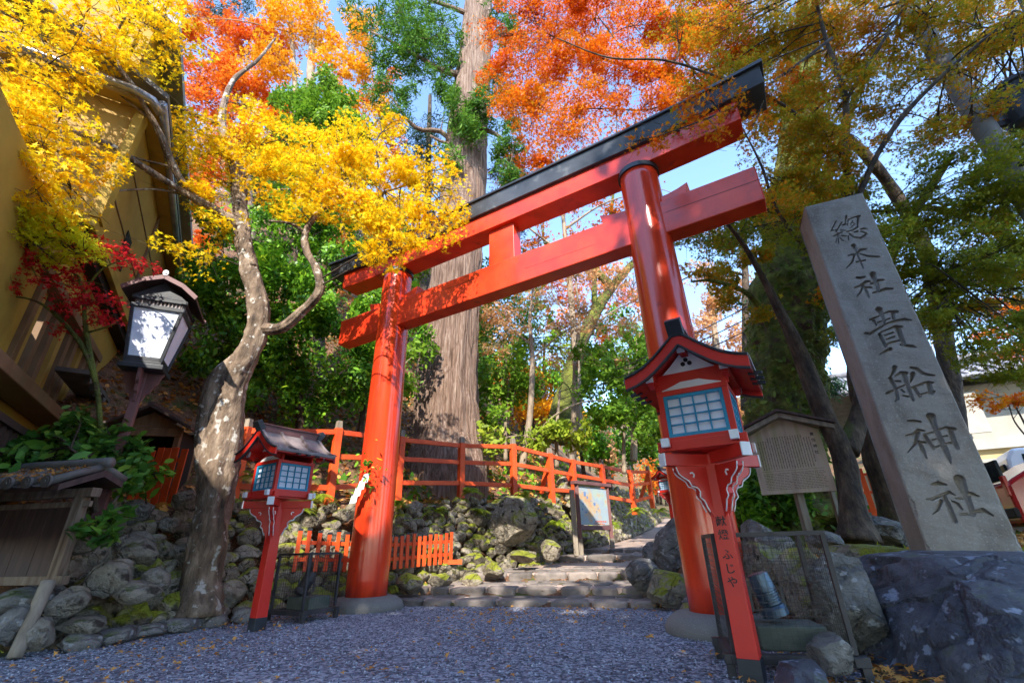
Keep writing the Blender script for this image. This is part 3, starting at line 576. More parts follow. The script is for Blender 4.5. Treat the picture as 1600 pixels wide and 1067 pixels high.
# ------------------------------------------------------------------ red votive lanterns
def red_lantern():
    rt = empty('votive_lantern')
    b = MB(); b.beam((0,0,.115),(0,0,1.24),.118,.118,(0,1,0),0,.10,.10); b.build('post', V_LAN, rt, bevel=.004)
    b = MB(); b.beam((0,0,-.05),(0,0,.118),.124,.124,(0,1,0)); b.build('post_foot', BLACK, rt, bevel=.004)
    # curled bracket boards
    prof = [(.0,1.165),(.265,1.165),(.275,1.13),(.235,1.10),(.20,1.08),(.185,1.05),(.155,1.045),(.135,1.02),(.14,.985),(.115,.965),(.105,.93),(.085,.91),(.075,.88),(.06,.85),(0,.84)]
    q2 = .7071
    for sx_, sy_ in ((1,1),(-1,1),(1,-1),(-1,-1)):
        X = (sx_*q2, sy_*q2, 0); Z = (-sy_*q2*.036, sx_*q2*.036, 0)
        o = -np.array(Z)/2
        b = MB(); b.prism(prof, o, X, (0,0,1), Z); br = b.build('bracket', V_LAN, rt, bevel=.002)
        X3 = np.array(X, float)
        pth = [(.275,1.155),(.262,1.115),(.232,1.09),(.197,1.068),(.183,1.038),(.150,1.03),(.130,1.005),(.137,.972),(.112,.95),(.100,.915),(.085,.885)]
        P = np.array([X3*p[0]+[0,0,p[1]] for p in pth]); b = MB(); R = cr(np.c_[P, np.full(len(P), .006)], .02)
        for sg in (-1,1):
            off = np.array(Z)*.56*sg; b.tube(R[:,:3]+off, .0042, 6)
            c = X3*.165+[0,0,1.105]+off; b.tube(np.array([c+X3*.016+[0,0,.012], c+[0,0,.017], c-X3*.012+[0,0,.004], c-X3*.004-[0,0,.014]]), .0055, 6)
        b.build('white_scroll', WHITE, br, True)
    for ax in (0,1):
        b = MB(); e = np.array([.345*q2,.345*q2,0]) if ax == 0 else np.array([-.345*q2,.345*q2,0]); z = np.array([0,0,1.20 if ax == 0 else 1.215])
        b.beam(z-e, z+e, .062, .075); bm = b.build('cross_arm', V_LAN, rt, bevel=.003)
        for sg in (-1,1): c = MB(); c.beam(z+e*sg*1.002, z+e*sg*1.035, .066, .080); c.build('white_end_cap', WHITE, bm, bevel=.002)
    H = .205
    b = MB()
    for s in (-1,1):
        b.beam((-H-.045,s*H,1.285),(H+.045,s*H,1.285),.045,.06); b.beam((s*H,-H-.06,1.30),(s*H,H+.06,1.30),.045,.06)
        b.beam((-H,s*H,1.325),(H,s*H,1.325),.036,.03); b.beam((s*H,-H,1.325),(s*H,H,1.325),.036,.03)
        b.beam((-H-.02,s*H,1.635),(H+.02,s*H,1.635),.042,.035); b.beam((s*H,-H-.02,1.635),(s*H,H+.02,1.635),.038,.031)
        for q in (-1,1): b.beam((s*H,q*H,1.30),(s*H,q*H,1.64),.036,.036,(0,1,0))
    b.box((0,0,1.262),(.38,.38,.02))
    body = b.build('lantern_box', V_LAN, rt, bevel=.002)
    for s in (-1,1):
        for q in (-1,1):
            c = MB(); c.box((s*H, q*(H+.075), 1.300),(.05,.03,.055)); c.build('white_end_cap', WHITE, body, bevel=.002)
            c = MB(); c.box((s*(H+.055), q*H, 1.285),(.02,.049,.064)); c.build('side_cap', V_LAN if q<0 else WHITE, body, bevel=.002)
    # four grid windows
    for k in range(4):
        M = rotm(0,0,k*math.pi/2); fr = MB(); W0 = H-.018; z0, z1 = 1.34, 1.618; y = -H-.004
        def bb(c, d): fr.box(np.array(c)@M.T, d, M)
        for s in (-1,1): bb((s*(W0-.011), y, (z0+z1)/2),(.022,.018,z1-z0))
        bb((0,y,z0+.011),(2*W0-.044,.018,.022)); bb((0,y,z1-.011),(2*W0-.044,.018,.022))
        for i in (1,2,3): bb((-W0+.022+(2*W0-.044)*i/4, y, (z0+z1)/2),(.010,.012,z1-z0-.044))
        for i in (1,2,3): bb((0, y+.001, z0+.022+(z1-z0-.044)*i/4),(2*W0-.044,.009,.010))
        f = fr.build('window_grid', BLUE, body, bevel=.0015)
        p = MB(); p.box(np.array((0,-H+.012,(z0+z1)/2))@M.T, (2*W0,.006,z1-z0), M); p.build('paper_pane', PAPER, f)
    # white panel and gable plate above the window
    for s in (-1,1):
        b = MB(); b.prism([(-.19,1.652),(.19,1.652),(.19,1.662),(.10,1.69),(.06,1.705),(-.06,1.705),(-.10,1.69),(-.19,1.662)], (0,s*(H-.002)-.004,0),(1,0,0),(0,0,1),(0,.008,0)); b.build('white_panel', WHITE, body)
        b = MB(); b.prism([(-.235,1.652),(.235,1.652),(.235,1.76),(.12,1.80),(-.12,1.80),(-.235,1.76)], (0,s*(H-.022)-.010,0),(1,0,0),(0,0,1),(0,.02,0)); b.build('gable_beam', V_LAN, body)
        b = MB(); b.prism([(-.17,1.775),(.17,1.775),(.11,1.825),(.05,1.885),(0,1.935),(-.05,1.885),(-.11,1.825)], (0,s*(H-.006)-.004,0),(1,0,0),(0,0,1),(0,.008,0)); g = b.build('gable_plate', WHITE, body)
        b = MB(); 
        for dx, dz in ((-.022,1.825),(.022,1.825),(0,1.852)): b.tube([(dx,s*(H+.001)-.004,dz),(dx,s*(H+.001)+.004,dz)], .015, 14)
        b.build('pierced_mark', INK, g)
    # curved roof
    hp = [(0,1.985),(.06,1.93),(.11,1.885),(.175,1.83),(.24,1.785),(.31,1.752),(.385,1.73)]
    full = [(-x,z) for x,z in hp[::-1]]+hp[1:]; YD = .37
    b = MB(); th = .022
    poly = full+[(x,z-th) for x,z in full[::-1]]
    b.prism(poly, (0,-YD,0),(1,0,0),(0,0,1),(0,2*YD,0)); roof = b.build('roof', COPPER, rt, smooth=False)
    b = MB(); poly = [(x*.99,z-th-.001) for x,z in full]+[(x*.99,z-th-.012) for x,z in full[::-1]]
    b.prism(poly, (0,-YD+.02,0),(1,0,0),(0,0,1),(0,2*YD-.04,0)); b.build('roof_underside', V_LAN, roof)
    for s in (-1,1):
        b = MB(); poly = [(x,z+.004) for x,z in full]+[(x,z-.078+.012*abs(x)/.385) for x,z in full[::-1]]
        b.prism(poly, (0,s*YD-.012,0),(1,0,0),(0,0,1),(0,.024,0)); b.build('verge_board', V_LAN, roof, bevel=.002)
        b = MB(); 
        for dz, yy in ((.014,.03),(-.084,.014)):
            for i in range(len(full)-1):
                (x0,z0),(x1,z1) = full[i], full[i+1]
                q0 = dz+(.012*abs(x0)/.385 if dz<0 else 0); q1 = dz+(.012*abs(x1)/.385 if dz<0 else 0)
                b.beam((x0,s*(YD+.004),z0+q0),(x1,s*(YD+.004),z1+q1),yy+.012,.012)
        b.build('verge_trim', BLACK, roof)
    b = MB()
    for yy in (-.36,-.13,.13,.36):
        for s in (-1,1):
            for i in range(len(hp)-1): b.beam((s*hp[i][0],yy,hp[i][1]+.012),(s*hp[i+1][0],yy,hp[i+1][1]+.012),.032,.030)
    for s in (-1,1): b.beam((s*.38,-YD,1.728),(s*.38,YD,1.728),.03,.03)
    b.build('roof_rib', COPPER, roof, bevel=.002)
    for yy in (-.12,0,.12):
        for s in (-1,1): b = MB(); b.beam((s*.35,yy,1.704),(s*.43,yy,1.694),.03,.02); b.build('rafter_tip', BLACK, roof)
    b = MB(); b.beam((0,-YD-.01,2.0),(0,YD+.01,2.0),.055,.075); b.beam((0,-YD-.02,2.045),(0,YD+.02,2.045),.085,.014); b.build('ridge', PLUM, roof, bevel=.002)
    for s in (-1,1): b = MB(); b.beam((0,s*(YD-.01),1.975),(0,s*(YD+.055),2.07),.06,.10,(1,0,0)); b.build('ridge_end', BLACK, roof, bevel=.004)
    # purlins with white ends
    for x, z in ((0,1.90),(-.235,1.735),(.235,1.735)):
        b = MB(); b.beam((x,-YD+.06,z),(x,YD-.06,z),.045,.055); p = b.build('purlin', V_LAN, roof, bevel=.002)
        for s in (-1,1): c = MB(); c.beam((x,s*(YD-.062),z),(x,s*(YD-.045),z),.049,.060); c.build('white_end_cap', WHITE, p)
    b = MB()
    for s in (-1,1):
        for q in (-1,1): b.beam((s*.235,q*.24,1.69),(s*.235,q*.30,1.715),.035,.05)
    b.build('bracket_block', V_LAN, roof, bevel=.002)
    return rt
LZ = math.radians(-31.5)
def lantern_writing(rt):
    for ch, p in (('献',(1121,815)),('燈',(1129,836)),('ふ',(1136,867)),('じ',(1140,889)),('や',(1146,910))):
        z = float(A(*p, 3.03)[2]); hw = .059-.009*(z-.115)/1.125
        text_obj(ch, 'lettering', .062, INK, rt, (0,-hw-.0015,z), (1,0,0), (0,0,1), .0008, .0006)
lan = red_lantern(); lan2 = copy_tree(lan)
lan.location = (1.29,3.08,0); lan.rotation_euler.z = LZ; lantern_writing(lan)
lan2.location = (-2.66,5.36,0); lan2.rotation_euler.z = LZ
tag(lan, 'large red votive lantern on a lettered post in front of the right torii pillar', 'lantern', 'red votive lanterns')
tag(lan2, 'red votive lantern with ribbed copper roof left of the left torii pillar', 'lantern', 'red votive lanterns')
g = G(1050,770,1.2); 
l3 = copy_tree(lan2); l3.location = (*A(1050,800,16)[:2], tz(*A(1050,800,16)[:2])); l3.rotation_euler.z = LZ-.3
tag(l3, 'distant red votive lantern up the path behind the end of the rail fence', 'lantern', 'red votive lanterns')

# ------------------------------------------------------------------ old street lantern on the left
def street_lantern():
    rt = empty('street_lantern'); tag(rt, 'black framed street lantern with frosted panes and gabled roof on a plum post', 'street lantern')
    P = A(228,575,4.9); rt.location = (P[0], 4.9, P[2]-1.70*1.08); rt.scale = (.84,.84,1.08); rt.rotation_euler.z = math.radians(25)
    b = MB(); b.beam((0,0,0),(0,0,1.66),.10,.10,(0,1,0)); b.build('post', PLUM, rt, bevel=.006)
    prof = [(0,1.30),(.06,1.32),(.09,1.40),(.13,1.42),(.15,1.49),(.19,1.52),(.21,1.60),(.24,1.64),(0,1.64)]
    for X, Z, O in (((1,0,0),(0,.04,0),(0,-.02,0)),((-1,0,0),(0,.04,0),(0,-.02,0)),((0,-1,0),(.04,0,0),(-.02,0,0)),((0,1,0),(.04,0,0),(-.02,0,0))):
        b = MB(); b.prism(prof, O, X, (0,0,1), Z); b.build('bracket', PLUM, rt, bevel=.003)
    b = MB(); b.box((0,0,1.665),(.50,.50,.05)); b.box((0,0,1.71),(.42,.42,.045)); b.build('base_tray', BLACK, rt, bevel=.006)
    h0, h1, z0, z1 = .195, .285, 1.733, 2.30
    b = MB()
    for sx in (-1,1):
        for sy in (-1,1): b.beam((sx*h0,sy*h0,z0),(sx*h1,sy*h1,z1),.04,.04,(0,1,0))
        b.beam((-h0,sx*h0,z0+.02),(h0,sx*h0,z0+.02),.035,.04); b.beam((sx*h0,-h0,z0+.02),(sx*h0,h0,z0+.02),.035,.04)
        b.beam((-h1-.03,sx*h1,z1+.02),(h1+.03,sx*h1,z1+.02),.05,.045); b.beam((sx*h1,-h1-.03,z1+.02),(sx*h1,h1+.03,z1+.02),.046,.041)
        b.beam((-h1-.04,sx*h1,z1+.115),(h1+.04,sx*h1,z1+.115),.06,.04); b.beam((sx*h1,-h1-.04,z1+.115),(sx*h1,h1+.04,z1+.115),.056,.036)
    fr = b.build('frame', BLACK, rt, bevel=.003)
    for k in range(4):
        M = rotm(0,0,k*math.pi/2); c = [(-h0+.01,-h0-.004+.008,z0+.03),(h0-.01,-h0+.004,z0+.03),(h1-.012,-h1+.004,z1),(-h1+.012,-h1+.004,z1)]
        p = MB(); V = [np.array(q)@M.T for q in c]+[(np.array(q)+[0,.008,0])@M.T for q in c]
        p.add(V, [(0,1,2,3),(7,6,5,4),(0,4,5,1),(1,5,6,2),(2,6,7,3),(3,7,4,0)]); p.build('frosted_pane', PAPER, fr)
        d = MB(); 
        for i in range(12):
            x = -h1+.045+i*(2*h1-.09)/11
            for dz in (0,1): d.box(np.array((x,-h1,z1+.058+dz*.026))@M.T, (.018,.014,.018), M@rotm(0,math.pi/4,0))
        d.box(np.array((0,-h1+.02,z1+.068))@M.T, (2*h1,.006,.07), M); d.build('fretwork', [COPPER], fr)
    # gabled roof
    rp_ = [(-.40,2.47),(0,2.66),(.40,2.47)]
    b = MB(); 
    for s in (-1,1): b.prism([(0,2.675),(s*.24,2.595),(s*.43,2.475),(s*.43,2.44),(s*.24,2.555),(0,2.63)], (0,-.42,0),(1,0,0),(0,0,1),(0,.84,0))
    rf = b.build('roof', DKWOOD, rt, bevel=.003)
    for s in (-1,1):
        b = MB(); b.prism([(-.30,2.44),(.30,2.44),(0,2.63)], (0,s*.30-.01,0),(1,0,0),(0,0,1),(0,.02,0)); b.build('gable', BLACK, rf)
        b = MB(); b.tube([(0,s*.43-.012,2.70),(0,s*.43+.012,2.70)], .035, 20); b.tube([(0,s*.43-.02,2.70),(0,s*.43+.02,2.70)], .018, 12); b.build('ridge_disc', ZINC, rf)
        for q in (-1,1): b = MB(); b.beam((0,s*.425,2.655),(q*.24,s*.425,2.578),.02,.05); b.beam((q*.24,s*.425,2.578),(q*.435,s*.425,2.455),.02,.05); b.build('verge_board', PLUM, rf)
    b = MB(); b.beam((0,-.44,2.685),(0,.44,2.685),.05,.05); b.build('ridge', PLUM, rf, bevel=.004)
street_lantern()

# ------------------------------------------------------------------ rail fence along the top of the wall
fp = [((380,655),(366,765),7.0),((527,658),(516,768),7.9),((634,672),(622,758),8.9),((720,683),(720,758),9.9),((803,685),(803,762),10.6),((862,700),(862,768),11.3),((898,710),(898,770),12.0),((945,718),(945,778),12.9),((984,727),(990,786),13.5),((1013,728),(1018,778),14.9)]
def rail_fence():
    rt = empty('rail_fence'); tag(rt, 'vermilion rail fence with grey capped posts along the top of the stone wall', 'rail fence')
    pts = [(-5.2,8.3,1.5,2.5)]
    for t, b_, Y in fp:
        B = A(*b_, Y); T = A(*t, Y); pts.append((B[0], B[1], B[2]-.05, max(T[2], B[2]+.75)))
    for i, (x, y, z0, z1) in enumerate(pts):
        d = np.array(pts[min(i+1,len(pts)-1)][:2])-np.array(pts[max(i-1,0)][:2]); up = (d[0]/np.linalg.norm(d), d[1]/np.linalg.norm(d), 0)
        b = MB(); b.beam((x,y,z0-.25),(x,y,z1-.13),.12,.12,up); p = b.build('post', V_FEN, rt, bevel=.006)
        c = MB(); c.beam((x,y,z1-.13),(x,y,z1),.10,.10,up,0,.085,.085); c.build('post_cap', OLDW, p, bevel=.004)
        if i in (6, 10, 7):
            c = MB(); n_ = np.array([-up[1], up[0], 0]); c.beam(np.array((x,y,z1-.25)), np.array((x,y,z0))+n_*.35+[0,0,.05], .09,.09); c.build('brace', V_FEN, rt, bevel=.004)
        if i:
            a = pts[i-1]
            for f in (.94,.56,.10):
                za = a[2]+(a[3]-.13-a[2])*f; zb = z0+(z1-.13-z0)*f
                q = MB(); q.beam((a[0],a[1],za),(x,y,zb),.055,.085); q.build('rail', V_FEN, rt, bevel=.004)
rail_fence()
def picket_fence(name, label, A0, A1, n, h, w=.055, lean=0, cap=True, rails=(.3,.72), fence_group=None):
    rt = empty(name); tag(rt, label, 'picket fence', fence_group)
    A0 = np.array(A0, float); A1 = np.array(A1, float); d = (A1-A0); d /= np.linalg.norm(d[:2]); r = np.random.default_rng(n)
    nn = np.array([-d[1], d[0], 0])
    for i in range(n):
        p = A0+(A1-A0)*i/(n-1); dz = r.uniform(-.025,.025); tl = r.uniform(-.02,.02)+lean
        b = MB(); top = p+d*tl*h+[0,0,h+dz]; b.beam(p, top, w, .02, nn); pk = b.build('picket', V_FEN, rt, bevel=.003)
        if cap: c = MB(); c.beam(top, top+[0,0,.03], w+.004, .024, nn); c.build('black_tip', BLACK, pk)
    for f in rails:
        b = MB(); b.beam(A0+nn*.022+[0,0,h*f], A1+nn*.022+[0,0,h*f], .022, .05); b.build('rail', V_FEN, rt, bevel=.003)
    return rt
p0 = A(459,893,6.75); p1 = A(552,893,7.3); p2 = A(606,890,7.6); p3 = A(704,880,8.5)
picket_fence('picket_fence', 'short red picket fence between the wire cage and the left torii pillar', p0, p1, 7, .50)
picket_fence('picket_fence', 'red picket fence with black tipped boards right of the left torii pillar', p2, p3, 12, .47, .058)
b = MB(); q = p3+[.02,0,0]; b.beam(q-[.35,.1,-.03], q+[.16,.05,.02], .07,.07); 
fo = b.build('fence_foot', V_FEN); fo.parent = [o for o in bpy.data.objects if o.name.startswith('picket_fence')][-1]
# ------------------------------------------------------------------ little shrine behind the left fence
def small_shrine():
    rt = empty('small_shrine'); tag(rt, 'little wooden roofed shrine hut behind red pickets below the street lantern', 'shrine hut')
    c = A(243,700,6.7); zf = A(235,775,6.7)[2]; rt.location = (c[0], c[1], zf); rt.rotation_euler.z = .25
    b = MB()
    for sx in (-.38,.38):
        for sy in (-.3,.3): b.beam((sx,sy,0),(sx,sy,.86),.07,.07,(0,1,0))
    b.build('post', BRWOOD, rt, bevel=.004)
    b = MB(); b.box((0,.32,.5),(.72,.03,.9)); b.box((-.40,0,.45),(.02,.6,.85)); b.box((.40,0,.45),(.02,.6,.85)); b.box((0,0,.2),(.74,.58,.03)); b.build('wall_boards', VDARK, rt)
    b = MB(); b.box((0,-.33,.84),(.86,.05,.12)); b.prism([(-.42,.905),(.42,.905),(0,1.13)], (0,-.335,0),(1,0,0),(0,0,1),(0,.03,0)); b.build('front_gable', BRWOOD, rt, bevel=.004)
    b = MB()
    for s in (-1,1): b.prism([(0,1.17),(s*.58,.86),(s*.58,.90),(0,1.21)], (0,-.48,0),(1,0,0),(0,0,1),(0,.96,0))
    rf = b.build('roof', DKWOOD, rt, bevel=.003)
    b = MB(); b.beam((0,-.49,1.225),(0,.49,1.225),.08,.05); b.build('ridge', DKWOOD, rf)
small_shrine()
picket_fence('picket_fence', 'tall red picket fence in front of the little shrine hut', A(200,792,6.2), A(266,786,6.2), 6, .72, .085, 0, False, (.25,.78))
# ------------------------------------------------------------------ low plank fence with its own tiled roof, far left
def plank_fence():
    rt = empty('plank_fence'); tag(rt, 'old brown plank fence under a narrow tiled roof covered with fallen leaves', 'plank fence')
    R_ = A(88,905,4.45); X = np.array([.93,-.36,0]); X = np.array([.985,-.17,0]); X /= np.linalg.norm(X); Yn = np.array([X[1],-X[0],0]); Z = np.array([0,0,1.])
    zb = .56; o = np.array([R_[0], 4.45, 0])
    for i in range(9):
        b = MB(); w_ = .235; p = o-X*(.09+i*.24+.12)+Z*(zb+.31); M = np.stack([X, -Yn, Z], 1); b.box(p, (w_,.022,.60), M); b.build('plank', DKWOOD, rt, bevel=.003)
    b = MB(); b.beam(o-X*0.02+Z*(zb-.05), o-X*0.02+Z*1.27, .085,.085, (0,1,0)); b.build('post', DKW2, rt, bevel=.005)
    b = MB(); b.beam(o-X*2.3+Z*(zb-.02), o+X*.1+Z*(zb-.02), .07,.07); b.beam(o-X*2.3+Z*1.17, o+X*.1+Z*1.17, .03,.05); b.beam(o-X*2.3+Z*1.27, o+X*.12+Z*1.27, .09,.08); b.build('sill', DKW2, rt, bevel=.004)
    # roof: two tiled slopes
    ze, zr = 1.30, 1.47; b = MB()
    for s in (1,-1): b.prism([(0,zr),((.36 if s>0 else -.2),(ze if s>0 else zr-.09)),((.36 if s>0 else -.2),(ze-.05 if s>0 else zr-.14)),(0,zr-.06)], o-X*2.4, Yn, Z, X*2.55)
    rf = b.build('roof_bed', DKWOOD, rt)
    b = MB(); cps = []
    for i in range(14):
        c = o+X*(.10-.205*i)
        for s in (1,-1):
            a = c+Z*(zr+.03); e = c+Yn*(.42 if s>0 else -.24)+Z*(ze+.02 if s>0 else zr-.06); b.tube([a, (a+e)/2+Z*.005, e], .036, 10)
            m_ = c-X*.1; k = 5
            if s < 0: continue
            V = []; 
            for t_ in np.linspace(0,1,2):
                q = (m_+Z*(zr+.012))*(1-t_)+(m_+Yn*s*.41+Z*(ze-.005))*t_
                V += [q+X*(.105*math.cos(a_))+Z*(-.035*math.sin(a_)+.02) for a_ in np.linspace(math.pi,0,7)]
            b.add(V, [(j,j+1,j+8,j+7) for j in range(6)])
            if s == 1: cp = MB(); cps.append(cp); cp.tube([e+Yn*.0, e+Yn*.022], .052, 18); cp.tube([e+Yn*.022, e+Yn*.026], .034, 18); cp.tube([e+Yn*.026, e+Yn*.032], .012, 10)
    b.tube([o-X*2.4+Z*(zr+.07), o+X*.17+Z*(zr+.07)], .05, 12)
    t_ = b.build('tiles', TILE, rf, True); [q_.build('tile_end', TILE, rf) for q_ in cps]
    n = 1500; q = rng.random(n); V, F = leaves_at(o-X*(rng.uniform(-.12,2.3,n))[:,None]+Yn*(q*.4)[:,None]+Z*(zr+.04-.17*q+rng.uniform(0,.03,n))[:,None], rng.normal(size=(n,3))*.5+[0,0,1], .035, 'star')
    tag(frommesh('fallen_leaves', V, F, L_DEAD), 'orange fallen leaves lying on the narrow tiled roof at far left', 'fallen leaves', kind='stuff')
plank_fence()
# leaning log and stake at the lower left
b = MB(); a = A(22,1028,4.15); e = A(76,908,4.3); b.tube(np.linspace(a,e,8), .05, 16, nz=.1); o = b.build('log_prop', OLDW, smooth=True); tag(o, 'short round timber log leaning against the boulders at lower left', 'log')
b = MB(); a = A(62,1005,4.35); e = A(92,920,4.5); b.beam(a, e, .022, .022); o = b.build('stake', IRON); tag(o, 'thin dark stake leaning beside the leaning log', 'stake')

# ------------------------------------------------------------------ the house at upper left
HD = np.array([-.525,.851]); HN = np.array([.851,.525])
def HP(s, c, z): p = HD*s+HN*c; return np.array([p[0], p[1], z])
def house():
    rt = empty('wooden_house'); tag(rt, 'tall ochre walled wooden house with overhanging upper floor behind the yellow maple', 'house')
    D = np.array([*HD,0]); Nn = np.array([*HN,0]); Z = np.array([0,0,1.]); M = np.stack([D, Nn, Z], 1)
    def bx(b, s0, s1, c0, c1, z0, z1, mi=0): b.box(HP((s0+s1)/2,(c0+c1)/2,(z0+z1)/2), (s1-s0,abs(c1-c0),z1-z0), M, mi)
    b = MB(); bx(b, 1.5, 6.62, -2.55, -2.275, .9, 4.35); bx(b, 6.62, 9.6, -2.55, -2.275, 3.72, 4.35); bx(b, 6.62, 14, -2.55,-2.275, 1.0, 2.5); bx(b, 9.6, 14, -2.56,-2.285, 2.5, 4.35)
    b.build('lower_wall', OCHRE, rt)
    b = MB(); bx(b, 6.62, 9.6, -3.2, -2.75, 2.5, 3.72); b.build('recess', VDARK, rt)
    w_ = MB(); bx(w_, 6.60, 6.72, -2.40, -2.22, 2.5, 3.80); bx(w_, 6.5, 9.7, -2.42, -2.18, 2.50, 2.62); bx(w_, 6.5, 9.7, -2.40, -2.20, 3.70, 3.82); bx(w_, 9.55, 9.66, -2.40,-2.22,2.62,3.70)
    wf = w_.build('window_frame', TRIM, rt, bevel=.006)
    for i, s in enumerate(np.arange(7.0, 9.5, .34)):
        q = MB(); bx(q, s, s+.14, -2.40, -2.33, 2.62, 3.70); q.build('window_bar', TRIM if i % 3 else OCHRED, wf, bevel=.004)
    b = MB(); bx(b, 4.9, 14, -2.27,-1.95, 2.30,2.44); b.build('ledge', TRIM, rt, bevel=.01)
    b = MB(); 
    for s in np.arange(4.0, 9, .17): bx(b, s, s+.05, -2.02,-1.97, 1.45,1.92)
    bx(b, 3.9, 9.1, -2.05,-1.94, 1.92,1.99); bx(b, 3.9, 9.1, -2.05,-1.94, 1.38,1.45); b.build('balustrade', DKWOOD, rt)
    # overhanging upper floor
    b = MB(); bx(b, 6.60, 15, -6.5, -2.05, 4.52, 6.52); u = b.build('upper_wall', OCHRED, rt)
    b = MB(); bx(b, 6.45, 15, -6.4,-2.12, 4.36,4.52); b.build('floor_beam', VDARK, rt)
    b = MB(); bx(b, 6.57,15.0,-2.10,-2.02,4.47,4.60); bx(b,6.55,6.78,-2.10,-1.99,4.60,6.50); b.build('corner_board', OCHRE, rt, bevel=.006)
    b = MB()
    for z in (5.15, 5.85): bx(b, 6.8, 15, -2.05,-2.035, z, z+.02)
    for s in (9.2, 12.0): bx(b, s, s+.10, -2.05,-2.02, 4.6,6.5)
    b.build('batten', TRIM, u)
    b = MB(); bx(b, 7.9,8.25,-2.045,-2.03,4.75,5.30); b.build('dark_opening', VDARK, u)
    b = MB(); bx(b, 6.42, 15, -2.05,-1.85, 6.53,6.62); bx(b, 6.42, 6.6, -6.5,-2.05, 6.53,6.60); b.build('soffit', OCHRE, rt)
    b = MB(); b.tube([HP(6.35,-1.80,6.55),HP(15,-1.80,6.50)], .055, 12); b.tube([HP(6.28,-6,6.55),HP(6.28,-2.1,6.55),HP(6.30,-1.9,6.50),HP(6.45,-1.80,6.45)], .06, 12); b.build('gutter', ZINC, rt, True)
    b = MB(); b.tube([HP(12.3,-1.62,6.5),HP(12.3,-1.95,6.2),HP(12.3,-1.98,2.0)], .045, 12); b.build('downpipe', VDARK, rt, True)
    # main roof and the upper gable storey set above it
    b = MB(); b.prism([(-1.76,6.64),(-4.2,8.0),(-6.9,6.64),(-6.9,6.70),(-4.2,8.10),(-1.76,6.72)], HP(6.32,0,0), Nn, Z, D*8.8); b.build('roof', TILE, rt)
    b = MB(); b.prism([(-2.35,6.62),(-2.35,8.4),(-4.2,9.4),(-6.4,8.4),(-6.4,6.62)], HP(6.75,0,0), Nn, Z, D*7.7); g_ = b.build('gable_storey', OCHRE, rt)
    b = MB(); bx(b, 6.70, 6.74, -3.3,-2.5, 7.0,8.2); bx(b, 6.68,6.72,-3.2,-2.6,7.1,8.1); b.build('wall_panel', OCHRED, g_)
    b = MB(); b.prism([(-2.0,8.25),(-4.2,9.55),(-6.9,8.25),(-6.9,8.38),(-4.2,9.68),(-2.0,8.38)], HP(6.45,0,0), Nn, Z, D*8.5); b.build('upper_roof', TILEL, rt)
    # scalloped tile ends under the overhang
    b = MB()
    for i in range(12): p = HP(8.2+i*.33,-1.9,2.95-.0*i); b.tube([p, p+[.0,-.05,0]], .05, 10)
    bx(b, 8.0, 12.4, -2.25,-1.88, 3.0,3.06); b.build('pent_roof', TILE, rt)
house()

